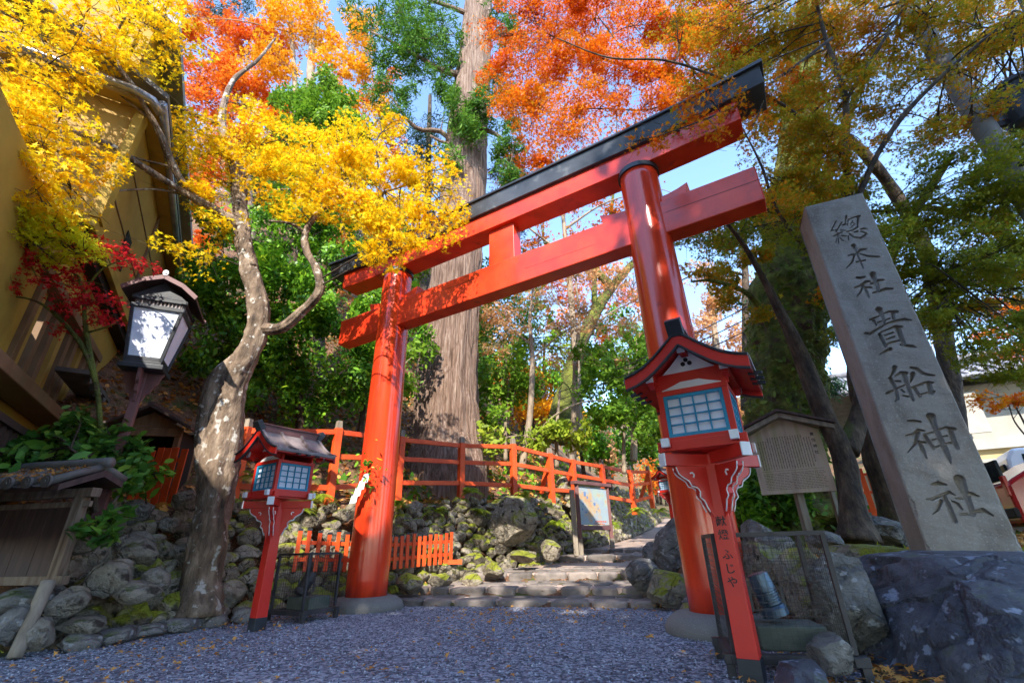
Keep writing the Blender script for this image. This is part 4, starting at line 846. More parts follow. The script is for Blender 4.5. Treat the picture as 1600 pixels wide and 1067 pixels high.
# ------------------------------------------------------------------ inscribed stone pillar
def inscribed_pillar():
    P0 = np.array([3.27,4.03]); E = np.array([3.81,3.81])-P0; Wd = np.linalg.norm(E); E = E/Wd; Nn = np.array([-.377,-.926]); Nn = np.array([E[1],-E[0]]); 
    if Nn@np.array([0,-1.]) < 0: Nn = -Nn
    zb, zt = .42, 4.07
    def pt(px, py): d = ray(px, py); s = (P0@Nn)/(d[:2]@Nn); p = d*s; return np.array([(p[:2]-P0)@E, p[2]+CAM_H])
    CH = [((1285,325),10.667,[
      [(225,225,24),(150,375,22)],[(140,378,18),(235,368,22)],[(325,235,24),(225,400,24)],[(190,470,22),(330,400,22)],[(310,462,20),(400,468,20)],[(300,372,18),(390,375,18)],
      [(255,420,26),(275,590,24)],[(235,515,24),(225,580,16)],[(295,500,18),(350,545,22)],[(400,135,44),(378,280,22)],[(340,285,26),(400,265,20)],
      [(430,190,22),(545,150,26),(625,135,34)],[(428,190,22),(420,290,22)],[(600,145,46),(585,300,38)],[(505,210,18),(470,270,18)],[(500,235,16),(540,270,16)],[(470,330,16),(535,270,16)],
      [(410,395,26),(500,370,28),(590,315,26)],[(455,430,36),(520,485,30),(640,500,34),(715,450,40),(745,430,16)],[(530,405,26),(585,390,34)],[(640,350,24),(700,340,34),(750,355,18)],[(640,390,22),(730,420,30)],[(430,465,24),(440,530,26)]]),
     ((1285,325),10.667,[[(520,625,95),(560,690,46),(610,830,42),(680,1000,34)],[(435,790,30),(550,770,36),(640,695,44),(725,685,30)],[(530,800,44),(505,890,40),(400,1005,22)],[(630,765,24),(760,800,38),(945,815,38)],[(565,900,28),(640,885,26),(715,868,30)]]),
     ((1325,415),17.79,[[(250,330,70),(350,340,90),(470,310,60)],[(195,610,50),(330,560,76),(500,440,84),(610,440,60)],[(430,520,80),(370,700,66),(255,860,34)],[(450,580,70),(530,740,95),(590,880,60)],[(500,600,50),(590,600,66),(680,610,30)],
      [(690,230,210),(740,380,150),(820,560,120),(860,720,110)],[(640,500,60),(730,490,60),(850,410,90),(990,400,60)],[(700,755,50),(860,720,70),(1060,640,96),(1240,640,60)]]),
     ((1340,470),11.86,[[(400,160,150),(450,250,80),(510,430,62)],[(235,345,46),(330,310,40),(420,270,30)],[(290,360,60),(350,440,50)],[(500,230,34),(590,195,44),(735,200,60)],[(655,210,100),(670,330,84)],[(380,400,34),(600,325,30)],
      [(150,600,50),(230,610,60),(350,530,50),(480,455,44),(560,415,38),(720,370,50),(870,340,60),(1005,360,20)],[(410,620,80),(520,840,76)],[(430,580,34),(600,510,40),(710,470,50),(820,480,44)],[(745,490,110),(860,790,100)],[(505,640,28),(660,585,32)],[(535,712,28),(690,660,32)],[(550,800,38),(660,760,46),(790,730,40)],
      [(610,890,76),(520,930,56),(415,985,20)],[(790,810,26),(920,830,66),(1030,840,60),(1090,862,20)]]),
     ((1375,560),13.34,[[(310,175,130),(280,290,80),(210,385,36)],[(215,410,90),(300,560,84),(360,740,84),(375,840,84),(310,895,26)],[(310,365,34),(430,290,64),(550,300,76)],[(490,310,110),(580,560,100),(690,860,84)],[(320,468,34),(430,475,46)],[(450,650,40),(500,690,46)],[(140,725,56),(280,655,54),(505,555,34)],[(480,772,30),(600,790,46)],
      [(690,310,130),(640,480,50)],[(650,190,60),(770,215,90),(880,310,90),(1000,340,66),(1130,350,44)],[(670,605,56),(800,560,56),(930,500,60),(1095,500,66)],[(720,620,80),(830,780,84)],[(1020,510,130),(1070,720,120)],[(860,745,44),(980,715,50),(1130,690,60)]]),
     ((1405,640),11.85,[[(165,205,36),(270,205,70),(390,220,50)],[(125,480,36),(260,450,56),(350,375,66),(460,390,44)],[(350,430,110),(310,620,76),(160,785,24)],[(375,590,76),(440,740,96),(505,895,46)],[(390,600,40),(460,600,54),(535,612,24)],
      [(590,130,200),(640,260,120),(720,450,116),(850,720,116),(930,900,90),(960,990,30)],[(480,490,80),(630,710,70)],[(455,460,40),(640,410,38)],[(735,365,40),(860,325,50),(1030,355,60)],[(950,360,120),(1000,540,110),(1080,710,90)],[(610,560,34),(700,540,34)],[(785,500,34),(890,480,34)],[(655,695,40),(760,665,40)],[(850,625,44),(975,610,44)]]),
     ((1440,740),12.31,[[(195,205,36),(330,180,96),(480,210,30)],[(100,490,36),(200,490,70),(380,410,66),(540,350,66),(645,410,30)],[(380,520,100),(320,690,70),(215,775,24)],[(440,430,90),(540,650,100),(650,910,100)],[(575,515,24),(690,580,76),(790,690,36)],
      [(730,110,240),(810,330,180),(900,500,130),(985,780,120)],[(670,480,44),(780,470,60),(950,380,96),(1100,430,36)],[(755,780,50),(900,770,70),(1060,720,80),(1180,700,100),(1375,800,30)]])]
    segs = []
    for (ox, oy), sc, strokes in CH:
        for st in strokes:
            q = []
            for i, (x, y, wd) in enumerate(st):
                j = min(i+1, len(st)-1); k = max(i-1, 0); tx, ty = st[j][0]-st[k][0], st[j][1]-st[k][1]; l = math.hypot(tx, ty); nx_, ny_ = -ty/l, tx/l
                a = pt(ox+(x+nx_*wd/2)/sc, oy+(y+ny_*wd/2)/sc); b2 = pt(ox+(x-nx_*wd/2)/sc, oy+(y-ny_*wd/2)/sc); q.append((*((a+b2)/2), np.linalg.norm(a-b2)/2*.86))
            segs += [(q[i], q[i+1]) for i in range(len(q)-1)]
    nu = 190; nv = 1300; uu = np.linspace(0, 1, nu); vv = np.linspace(0, 1, nv); z = zb+(zt-zb)*vv
    lft = .012*vv; rgt = Wd-.018*vv*1.6
    U = lft[:,None]+(rgt-lft)[:,None]*uu[None]; Zg = np.repeat(z[:,None], nu, 1)
    Zg = Zg+ (uu[None]-.5)*.0
    dep = np.zeros_like(U)
    for a, b_ in segs:
        x0, x1 = min(a[0],b_[0])-.05, max(a[0],b_[0])+.05; z0, z1 = min(a[1],b_[1])-.05, max(a[1],b_[1])+.05
        i0, i1 = np.searchsorted(z, [z0, z1])
        if i1 <= i0: continue
        sub = (slice(i0,i1), slice(None)); u_, z_ = U[sub], Zg[sub]; dx, dz = b_[0]-a[0], b_[1]-a[1]; l2 = dx*dx+dz*dz+1e-9
        t_ = np.clip(((u_-a[0])*dx+(z_-a[1])*dz)/l2, 0, 1); dd = np.hypot(u_-a[0]-t_*dx, z_-a[1]-t_*dz); h = a[2]+(b_[2]-a[2])*t_
        e = np.clip((h-dd)/.0035, 0, 1)*np.minimum(.050, .020+h*1.1)*(1-.2*np.clip(dd/(h+1e-4),0,1)**2); dep[sub] = np.maximum(dep[sub], e)
    rgh = fnoise(np.c_[U.ravel()*9, Zg.ravel()*9, 0*U.ravel()], 1.5, 8, 4).reshape(U.shape)*.0034
    edge = np.minimum(np.minimum(U-lft[:,None], rgt[:,None]-U), zt-Zg); edge = edge-np.maximum(fnoise(np.c_[U.ravel()*3, Zg.ravel()*3, 0*U.ravel()], 3.5, 31, 4).reshape(U.shape)-.25,0)*.03; rnd = np.clip(1-edge/.014, 0, 1)**2*.012
    D_ = dep+rnd+rgh
    V = np.stack([P0[0]+E[0]*U-Nn[0]*D_, P0[1]+E[1]*U-Nn[1]*D_, Zg], -1).reshape(-1,3)
    ix = np.arange(nu*nv).reshape(nv,nu); F = np.stack([ix[:-1,:-1],ix[:-1,1:],ix[1:,1:],ix[1:,:-1]],-1).reshape(-1,4).tolist()
    b = MB(); b.add(V, F)
    # remaining sides and low pyramid top
    th = .40; Bk = -Nn*th; fb = [V[ix[k,0]] for k in range(0,nv,65)]+[V[ix[-1,0]]]; rb = [V[ix[k,-1]] for k in range(0,nv,65)]+[V[ix[-1,-1]]]
    B3 = np.array([*Bk,0])
    n = len(fb); b.add(fb+[p+B3+np.array([*E,0])*.01 for p in fb], [(i,i+1,i+1+n,i+n) for i in range(n-1)])
    b.add(rb+[p+B3-np.array([*E,0])*.01 for p in rb], [(i+1,i,i+n,i+1+n) for i in range(n-1)])
    t0, t1 = V[ix[-1,0]], V[ix[-1,-1]]; c = (t0+t1+B3)/2+[0,0,.05]
    b.add([t0,t1,t1+B3,t0+B3,c], [(0,1,4),(1,2,4),(2,3,4),(3,0,4)]); b.add([fb[0]+B3, rb[0]+B3, t1+B3, t0+B3], [(0,3,2,1)])
    o = b.build('stone_pillar', PSTONE); tag(o, 'tall grey granite pillar with carved shrine name standing behind the big rock', 'stone pillar')
inscribed_pillar()

# big rock and the rocks of the right bank
V, F = rockV(6, (5.3,2.75,1.75), 301, 16, .05, 1.4); V = V*(1-.035*np.exp(-(fnoise(V, 1.6, 62, 2)/.07)**2)-.02*np.exp(-(fnoise(V, 3.1, 64, 2)/.09)**2)+.008*fnoise(V, 11, 66, 3))[:,None]; V = V*(1+.015*fnoise(V*1.0, 5, 77, 4))[:,None]
V[:,2] = np.minimum(V[:,2], .71+.05*fnoise(V, 1.4, 5, 3))
o = frommesh('large_rock', V@rotm(0,0,-.35).T, F, BIGROCK); o.location = (3.75,3.0,-.12); tag(o, 'huge dark bluish rock in the lower right corner below the carved pillar', 'rock')
rr = [((1275,930),3.85,(.62,.5,.66),'brown jagged rock just left of the huge dark rock',ROCK),((1210,900),4.4,(.9,.6,.6),'mossy dark rock behind the wire cage with the spotlight',ROCK),((1320,935),3.5,(.45,.5,.75),'narrow greenish rock touching the huge dark rock',ROCKD),
      ((1298,1020),3.0,(.26,.24,.20),'small round stone between the cage and the huge dark rock',ROCKD),((1250,1062),2.75,(.55,.30,.16),'flat blue grey stone lying by the cage at the bottom edge',BIGROCK),
      ((1042,915),6.0,(.60,.5,.42),'moss capped rock left of the right torii pillar',ROCK),((1010,900),6.6,(.55,.5,.42),'round grey rock at the right end of the lowest steps',ROCKD),((1052,860),7.3,(.8,.7,.9),'dark jagged stump like rock right of the steps',ROCKD),
      ((1022,870),7.4,(.45,.4,.42),'smaller round rock above the step end rock',ROCKD),((1200,865),5.0,(.7,.5,.4),'grey boulder at the foot of the mossy giant tree',ROCKD),((1180,830),5.9,(.5,.35,.28),'square grey stone among the roots of the mossy tree',ROCKD),
      ((1360,880),4.6,(1.1,.6,.4),'flat mossy rock behind the top of the huge dark rock',ROCK),((1390,830),6.2,(.8,.6,.42),'shaded rock behind the trees left of the carved pillar',ROCKD),((1075,955),5.5,(.28,.2,.16),'small pale stone beside the right pillar base',ROCK),
      ((800,815),9.6,(1.0,.7,1.0),'large mossy sunlit boulder at the left of the upper steps',ROCK),((858,858),9.2,(.5,.4,.42),'bare pale rock at the left end of the upper steps',ROCK),((770,890),8.4,(.55,.4,.28),'low tan rock beside the middle steps',ROCK),((735,905),8.0,(.45,.35,.22),'tan edging rock at the left end of the lowest steps',ROCK),
      ((820,868),8.9,(.7,.4,.24),'long pale rock lying beside the path landing',ROCK),((640,912),7.5,(.55,.4,.3),'brown rock right behind the left torii pillar',ROCK),((690,905),7.8,(.4,.35,.24),'grey rock under the red picket fence',ROCK),((1290,845),5.4,(.5,.4,.22),'low stone behind the notice board post',ROCKD)]
for i, (p, Y, dm, lb, m) in enumerate(rr):
    P = A(p[0], p[1], Y); rock('rock', P, dm, 400+i*3, m, lb, 'rock', 'rocks beside the path', rz=i*1.1, tilt=.1)

# ------------------------------------------------------------------ notice boards
def notice_board():
    rt = empty('notice_board'); tag(rt, 'grey wooden notice board with small gabled roof and columns of text by the mossy tree', 'notice board')
    c = np.array([3.42,6.0]); X = np.array([.975,-.22,0]); a = A(1192,779,6.12); b_ = A(1306,761,5.75); X = (b_-a); X[2] = 0; Wd = np.linalg.norm(X); X /= Wd; N_ = np.array([X[1],-X[0],0]); Z = np.array([0,0,1.])
    o = (a+b_)/2; o[2] = (a[2]+b_[2])/2; h = Wd/2
    pk = .98; sh = .74
    b = MB(); b.prism([(-h,0),(h,0),(h,sh),(0,sh+.20),(-h,sh)], o-N_*.02, X, Z, N_*.04); b.build('board', BOARDM, rt, bevel=.004)
    b = MB(); p0 = o-N_*.07; b.beam(p0+Z*(-o[2]+.35), p0+Z*.8, .085,.085,(0,1,0)); b.build('post', OLDW, rt, bevel=.005)
    b = MB()
    for s in (-1,1): b.prism([(0,sh+.26),(s*(h+.16),sh+.03),(s*(h+.16),sh-.03),(0,sh+.19)], o-N_*.10, X, Z, N_*.22)
    rf = b.build('roof', OLDW, rt, bevel=.004)
    b = MB()
    for s in (-1,1): b.prism([(0,sh+.30),(s*(h+.18),sh+.065),(s*(h+.18),sh+.035),(0,sh+.265)], o-N_*.12, X, Z, N_*.27)
    b.build('roof_cover', DKWOOD, rf)
    f = o+N_*.0215
    for i, ch in enumerate('貴船神社'): text_obj(ch, 'title_lettering', .045, FADED, rt, f+X*(h*.78)+Z*(sh*.93-.075*i), X, Z, .0005, .001)
    r = np.random.default_rng(5); b = MB()
    M = np.stack([X, N_, Z], 1)
    for i in range(21):
        u = h*.68-i*h*.072; zt = sh*(.97 if abs(u) < h*.5 else .92)-.02; zbm = .30
        if i in (0,): zbm = .36
        z = zt
        while z > zbm:
            L = r.uniform(.009,.016)
            b.box(f+X*(u+r.uniform(-.0015,.0015))+Z*(z-L/2), (r.uniform(.006,.013),.0012,L*.85), M); z -= L+.004
    b.box(f+Z*.275, (Wd*.86,.001,.003), M)
    for k in range(11):
        x0 = -h*.82+.0; z = .245-k*.019
        for s0, s1 in ((-.82,-.15),(-.05,.80)):
            x = s0*h
            while x < s1*h: L = r.uniform(.01,.04); b.box(f+X*(x+L/2)+Z*z, (L,.001,.005), M); x += L+.008
    b.build('small_text', FADED, rt)
    # stay behind the board
    b = MB(); q = o+X*(h-.02)-N_*.35; b.beam(q+Z*(-.45), q+Z*(sh*.95), .05,.05,(0,1,0)); b.beam(q+Z*.55, o+X*(h-.02)-N_*.02+Z*.62,.03,.05); b.beam(q+Z*.05, o+X*(h-.02)-N_*.02+Z*.05,.03,.05); b.build('stay', OLDW, rt)
notice_board()
def map_board():
    rt = empty('map_board'); tag(rt, 'brown framed map sign standing on two legs at the top of the steps', 'map sign')
    a = A(908,858,10.3); b_ = A(957,853,11.0); zt0 = A(905,752,10.3)[2]; zt1 = A(951,764,11.0)[2]; z0 = .6
    X = b_-a; X[2] = 0; Wd = np.linalg.norm(X); X /= Wd; N_ = np.array([X[1],-X[0],0]); Z = np.array([0,0,1.]); zt = (zt0+zt1)/2
    a = np.array([a[0],a[1],0]); b_ = a+X*Wd; M = np.stack([X,N_,Z],1)
    for p in (a,b_): b = MB(); b.beam(p+Z*(z0-.1), p+Z*(z0+.22), .085,.085,(0,1,0)); b.build('leg_foot', OLDW, rt); b = MB(); b.beam(p+Z*(z0+.22), p+Z*zt, .08,.08,(0,1,0)); b.build('leg', PLUM, rt, bevel=.004)
    c = (a+b_)/2; zl = zt-.88
    b = MB(); b.beam(a+Z*zl, b_+Z*zl, .06,.09); b.beam(a-X*.1+Z*(zt+.03), b_+X*.1+Z*(zt+.03), .14,.07); b.build('frame', PLUM, rt, bevel=.004)
    W2 = Wd-.1
    mp_ = mat('map_print', [(.50,.25,.13),(.48,.36,.22),(.30,.38,.45),(.36,.44,.38),(.52,.30,.16)], 2.6, .6)
    b = MB(); b.box(c+Z*((zl+zt)/2+.01), (W2,.03,zt-zl-.1), M); pn = b.build('panel', mp_, rt)
    r = np.random.default_rng(3); mbm = mat('map_blue', [(.06,.14,.36),(.20,.30,.50)], 8, .6)
    for k, (u, v, w_, h_) in enumerate([(-.3,.28,.10,.13),(-.22,.2,.06,.08),(.02,.05,.09,.08),(-.38,.05,.05,.06),(-.42,-.08,.05,.05),(.14,-.05,.04,.05),(.08,-.12,.03,.05),(-.1,.12,.04,.03),(-.3,-.15,.08,.04)]): b = MB(); b.box(c+N_*.017+X*u*W2+Z*((zl+zt)/2+v*(zt-zl)), (w_*.7,.003,h_*.7), M); b.build('map_mark', mbm, pn)
    b = MB()
    for k in range(6): b.box(c+N_*.0165+X*((.02+.07*k)*W2)+Z*(zl+.13), (.045,.003,.03), M); b.box(c+N_*.0165+X*((-.02+.065*k)*W2)+Z*(zl+.08), (.035,.003,.02), M)
    b.build('map_caption', mat('map_red', [(.55,.10,.05)], 8, .6), pn)
    p = A(900,858,10.2); b = MB(); b.beam((p[0],p[1],z0-.1),(p[0],p[1],A(897,765,10.2)[2]),.10,.10,(0,1,0)); o = b.build('marker_post', OLDW, bevel=.006); tag(o, 'plain weathered square post left of the map sign', 'post')
map_board()

# ------------------------------------------------------------------ wire cages with floodlights
def wire_cage(loc, rz, label, flip=1, w=.62, d=.5, h=.62, step=.036):
    rt = empty('wire_cage', loc, rz); tag(rt, label, 'wire cage', 'wire cages over the floodlights')
    b = MB(); z0 = .13
    for s in (-1,1):
        b.beam((-w/2-.06,s*d/2,z0-.03),(w/2+.06,s*d/2,z0-.03),.05,.05); b.beam((s*w/2,-d/2-.04,z0-.031),(s*w/2,d/2+.04,z0-.031),.048,.046)
        for q in (-1,1): b.beam((s*(w/2+.03),q*d/2,-.02),(s*(w/2+.03),q*d/2,z0-.055),.045,.045,(0,1,0))
    b.build('stand', IRON, rt, bevel=.003)
    b = MB(); z1 = z0+h
    for s in (-1,1):
        for q in (-1,1): b.beam((s*w/2,q*d/2,z0),(s*w/2,q*d/2,z1),.026,.026,(0,1,0))
        b.beam((-w/2,s*d/2,z1),(w/2,s*d/2,z1),.024,.024); b.beam((s*w/2,-d/2,z1),(s*w/2,d/2,z1),.022,.022)
    b.build('frame', IRON, rt)
    b = MB(); t = .0019
    for s in (-1,1):
        for x in np.arange(-w/2+step, w/2, step): b.beam((x,s*d/2,z0),(x,s*d/2,z1),t,t,(0,1,0))
        for y in np.arange(-d/2+step, d/2, step): b.beam((s*w/2,y,z0),(s*w/2,y,z1),t,t,(0,1,0))
        for z in np.arange(z0+step, z1, step): b.beam((-w/2,s*(d/2+t),z),(w/2,s*(d/2+t),z),t,t); b.beam((s*(w/2+t),-d/2,z),(s*(w/2+t),d/2,z),t,t)
    b.build('wire_mesh', IRON, rt)
    k = MB(); k.box((.05,.02,.18),(.38,.30,.13)); 
    blk = k.build('concrete_block', CONC, bevel=.012); blk.location = loc; blk.rotation_euler.z = rz
    tag(blk, 'green grey concrete block inside the ' + ('right' if flip > 0 else 'left') + ' wire cage', 'concrete block', 'concrete blocks in the cages')
    return rt
CR_ = np.array([1.60,3.32,0]); CL_ = np.array([-2.50,6.05,0])
wire_cage(tuple(CR_), math.radians(-14), 'wire mesh cage around a spotlight behind the large red lantern post')
wire_cage(tuple(CL_), math.radians(-28), 'low wire mesh cage between the left lantern post and the left torii pillar', -1, .52,.45,.56)
def floodlight(loc, rz, label, m, sc=1, tilt=-.25):
    rt = empty('floodlight', loc, rz); rt.scale = (sc,)*3; tag(rt, label, 'floodlight', 'floodlights in the wire cages')
    a = np.array([0,0,.0]); b = MB(); ax = np.array([.30*math.sin(tilt),0,.30*math.cos(tilt)])
    M = rotm(0, tilt, 0); prof = [(.055,-.13),(.075,-.125),(.082,-.02)]
    for i in range(6): z = -.015+.018*i; prof += [(.082,z),(.082,z+.008),(.072,z+.009),(.072,z+.017)]
    prof += [(.084,.10),(.096,.12),(.096,.17),(.088,.172),(.02,.165)]
    prof = [(r_, z_) for r_, z_ in prof]; c = MB(); c.lathe([(r_, -z_) for r_, z_ in prof][::-1], (0,0,0), 32); c.v = [v@M.T+[0,0,.40] for v in c.v]; c.build('housing', m, rt, False)
    b.beam((.115,0,.26),(.115,0,.44),.02,.008,(0,1,0)); b.beam((-.115,0,.26),(-.115,0,.44),.02,.008,(0,1,0)); b.beam((-.12,0,.27),(.12,0,.27),.03,.008); b.build('yoke', IRON, rt)
floodlight((1.58,3.33,.09), -.2, 'blue grey ribbed spotlight inside the right wire cage', LAMPB, .82)
floodlight((-2.5,6.05,.05), .9, 'small dark floodlight inside the left wire cage', IRON, .85, .5)

# ------------------------------------------------------------------ things in the far right
def background_right():
    # red fence behind the trees
    r1 = picket_fence('red_barrier', 'bright red rail barrier seen between the dark tree trunks at right', A(1345,815,9.5), A(1425,812,9.0), 4, .95, .09, 0, False, (.2,.55,.9)); r1['category'] = 'barrier'
    b = MB(); p = A(1418,850,7.2); b.beam((p[0],p[1],.5),(p[0],p[1],1.6),.30,.30,(0,1,0)); o = b.build('red_box', V_FEN, bevel=.01); tag(o, 'dull red cabinet half hidden behind the left edge of the carved pillar', 'cabinet')
    # shop house across the street
    rt = empty('shop_house'); tag(rt, 'sunlit pale two storey house with grey tiled roof at the right edge', 'house')
    o = A(1545,735,15); o[2] = 0; rt.location = o; rt.rotation_euler.z = math.radians(-28)
    def bx(nm, c, d, m, par=rt, bev=0): q = MB(); q.box(c, d); return q.build(nm, m, par, bevel=bev)
    bx('ground_floor', (2.5,2.5,1.6),(10,5,3.2), HCREAM); bx('upper_floor', (2.5,2.8,4.3),(9.6,4.6,2.2), HWHITE)
    bx('awning', (2.5,-.35,2.75),(10,1.0,.10), HWHITE); bx('fascia', (2.5,-.05,3.35),(10.1,.25,.35), HWHITE); bx('lintel', (2.5,-.02,2.2),(10,.06,.12), TRIM)
    for i in range(6):
        w_ = bx('window', (-1.6+1.7*i,-.02,1.55),(1.3,.05,1.1), VDARK)
    sg = bx('sign_board', (-.9,-.25,4.35),(2.6,.10,1.35), HWHITE, rt, .01)
    q = MB(); a_ = np.linspace(0, 2*np.pi, 33); q.tube([(-.9+.36*math.cos(t), -.31, 4.4+.36*math.sin(t)) for t in a_], .012, 6, cap=False); q.build('round_emblem', FADED, sg)
    q = MB(); q.prism([(-.26,0),(.26,0),(.16,.14),(.0,.20),(-.16,.12)], (-.9,-.31,4.32),(1,0,0),(0,0,1),(0,-.006,0)); q.build('emblem_mark', FADED, sg)
    b = MB(); b.prism([(-.7,5.35),(2.6,6.7),(5.9,5.35),(5.9,5.5),(2.6,6.9),(-.7,5.5)], (-3.2,0,0),(0,1,0),(0,0,1),(11,0,0)); rf = b.build('roof', TILEL, rt)
    b = MB()
    for i in range(26): x = -3.1+i*.43; b.tube([(x,-.72,5.53),(x,2.6,6.93)], .055, 6)
    b.tube([(-3.2,2.6,7.0),(7.9,2.6,7.0)], .14, 8); b.tube([(-3.2,-.72,5.45),(7.9,-.72,5.45)], .07, 8); b.build('roof_rib', TILEL, rf, True)
    # aerial frame on roof
    b = MB()
    for x in (-.6,.5): b.tube([(x,2.2,6.8),(x+.2,2.2,8.0)], .035, 6)
    b.tube([(-.9,2.2,7.95),(1.2,2.2,8.1)], .035, 6); b.build('roof_aerial', ZINC, rt, True)
    # red lamp and parked van
    def car(name, loc, rz, label, cat, paint, prof, win, wid):
        rt = empty(name, loc, rz); tag(rt, label, cat); h = wid/2
        b = MB(); b.prism(prof, (0,-h,0),(1,0,0),(0,0,1),(0,wid,0)); b.build('body', paint, rt, bevel=.06)
        for y in (-h-.004,h-.004): b = MB(); b.prism(win, (0,y,0),(1,0,0),(0,0,1),(0,.008,0)); b.build('side_window', CARG, rt)
        b = MB(); b.box((-.075,0,win[0][1]+.22),(.05,wid*.8,.36)); b.build('rear_window', CARG, rt, bevel=.01)
        b = MB(); b.box((-.12,0,.42),(.10,wid*.98,.16)); b.build('bumper', VDARK, rt, bevel=.02)
        b = MB(); b.box((-.12,0,.66),(.04,.36,.14)); b.build('number_plate', WHITE, rt)
        for y in (-h+.09,h-.09): b = MB(); b.box((-.10,y,.86),(.06,.14,.34)); b.build('tail_lamp', TAILR, rt, bevel=.01)
        for x in (.65,2.75):
            for y in (-h+.07,h-.07): b = MB(); b.tube([(x,y-.09,.30),(x,y+.09,.30)], .30, 28); wl = b.build('wheel', VDARK, rt); b = MB(); s_ = 1 if y > 0 else -1; b.tube([(x,y+.09*s_,.30),(x,y+.10*s_,.30)], .18, 18); b.build('rim', ZINC, wl)
    TAILR = mat('tail_lamp_red', [(.45,.01,.01)], 3, .2)
    p = A(1606,800,11.2)
    car('parked_van', (p[0]+.1, 11.4, tz(p[0],11.4)-.02), math.radians(-35), 'white parked van partly hidden behind the right edge of the carved pillar', 'van', CARW, [(-.1,.25),(0,.22),(3.4,.25),(3.5,.5),(3.42,.95),(2.7,1.05),(2.1,1.62),(1.7,1.72),(.12,1.72),(-.02,1.5),(-.1,.8)], [(.2,1.0),(2.45,1.0),(2.0,1.55),(.25,1.58)], 1.48)
    p = A(1590,800,8.8)
    car('parked_car', (p[0]+.05, 9.0, tz(p[0],9.0)-.05), math.radians(-28), 'shiny red parked car showing beside the lower right edge of the carved pillar', 'car', mat('red_car_paint',[(.45,.01,.015)],3,.25,coat=.6), [(-.12,.25),(0,.20),(3.7,.22),(3.8,.5),(3.7,.78),(2.9,.92),(2.2,1.30),(1.5,1.38),(.6,1.32),(.0,.98),(-.12,.9)], [(.45,.92),(2.6,.92),(2.15,1.24),(.75,1.25)], 1.55)
    # utility pole with transformer
    rt = empty('utility_pole'); tag(rt, 'concrete utility pole with a round dark transformer seen through the leaves at upper right', 'utility pole')
    P = A(1590,285,5.2); x, y = P[0], 5.2; b = MB(); b.tube([(x,y,.5),(x,y,13)], [.17,.12], 24); b.build('pole', POLE, rt, True)
    T = A(1590,165,5.0); 
    b = MB(); b.lathe([(.0,-.38),(.26,-.38),(.30,-.33),(.30,.30),(.34,.32),(.34,.36),(.28,.42),(0,.45)], (T[0]+.12,T[1],T[2]), 32); b.build('transformer', TRANSF, rt, False)
    b = MB(); b.beam((x,y,T[2]-.25),(T[0]+.1,T[1],T[2]-.25),.07,.09); b.beam((x,y,T[2]+.3),(T[0]+.1,T[1],T[2]+.3),.05,.07)
    b.build('bracket', IRON, rt)
    for k in range(3): b = MB(); z = T[2]-.9-.25*k; b.beam((x-.05,y-.35,z),(x+.05,y+.35,z),.06,.06); b.build('cross_arm', IRON, rt)
    b = MB()
    for k, dz in enumerate((-.9,-1.15,-1.4)):
        a = np.array([x-6,y+9,T[2]+dz-.6]); m_ = np.array([x,y,T[2]+dz]); e = np.array([x+5,y-7,T[2]+dz-.6]); q = [a*(1-t)+m_*t-[0,0,1.2*t*(1-t)] for t in np.linspace(0,1,14)]+[m_*(1-t)+e*t-[0,0,1.2*t*(1-t)] for t in np.linspace(0,1,12)][1:]
        b.tube(q, .012, 5)
    b.build('cable', IRON, rt)
background_right()
# ------------------------------------------------------------------ trees and plants
def tree(name, label, cat, paths, bark, leafm_, size, kind, blobs, seed, group=None, flat=.5, twn=8, sprad=.3, nz=.12, svar=.3, tn=12, step=.08, tilt=.35, thick=.035, hang=0, twigmat=None, crown='crown', twr=.010, skel0=0, ridge=0):
    """blobs: (px, py, Y, radius_px, leaves[, flat])"""
    rt = empty(name); tag(rt, label, cat, group)
    tb, sk = trunk(paths, bark, rt, tn, nz, seed, step, None, ridge) if paths else (MB(), np.zeros((0,4)))
    c = Crown(sk[skel0:], seed); c.tw = tb; c.ntr = len(tb.f)
    for bl_ in blobs:
        P = A(bl_[0], bl_[1], bl_[2]); r_ = bl_[3]*depth(P)/711; f = bl_[5] if len(bl_) > 5 else flat
        c.blob(P, (r_, r_, r_*f), int(bl_[4]), twig=len(sk) > 0, ntw=twn, sprad=sprad, tilt=tilt, thick=thick, hang=hang, twr=twr)
    c.tb = bark; c.finish(rt, leafm_, size, kind, twigmat or bark, svar, crown); return rt, sk
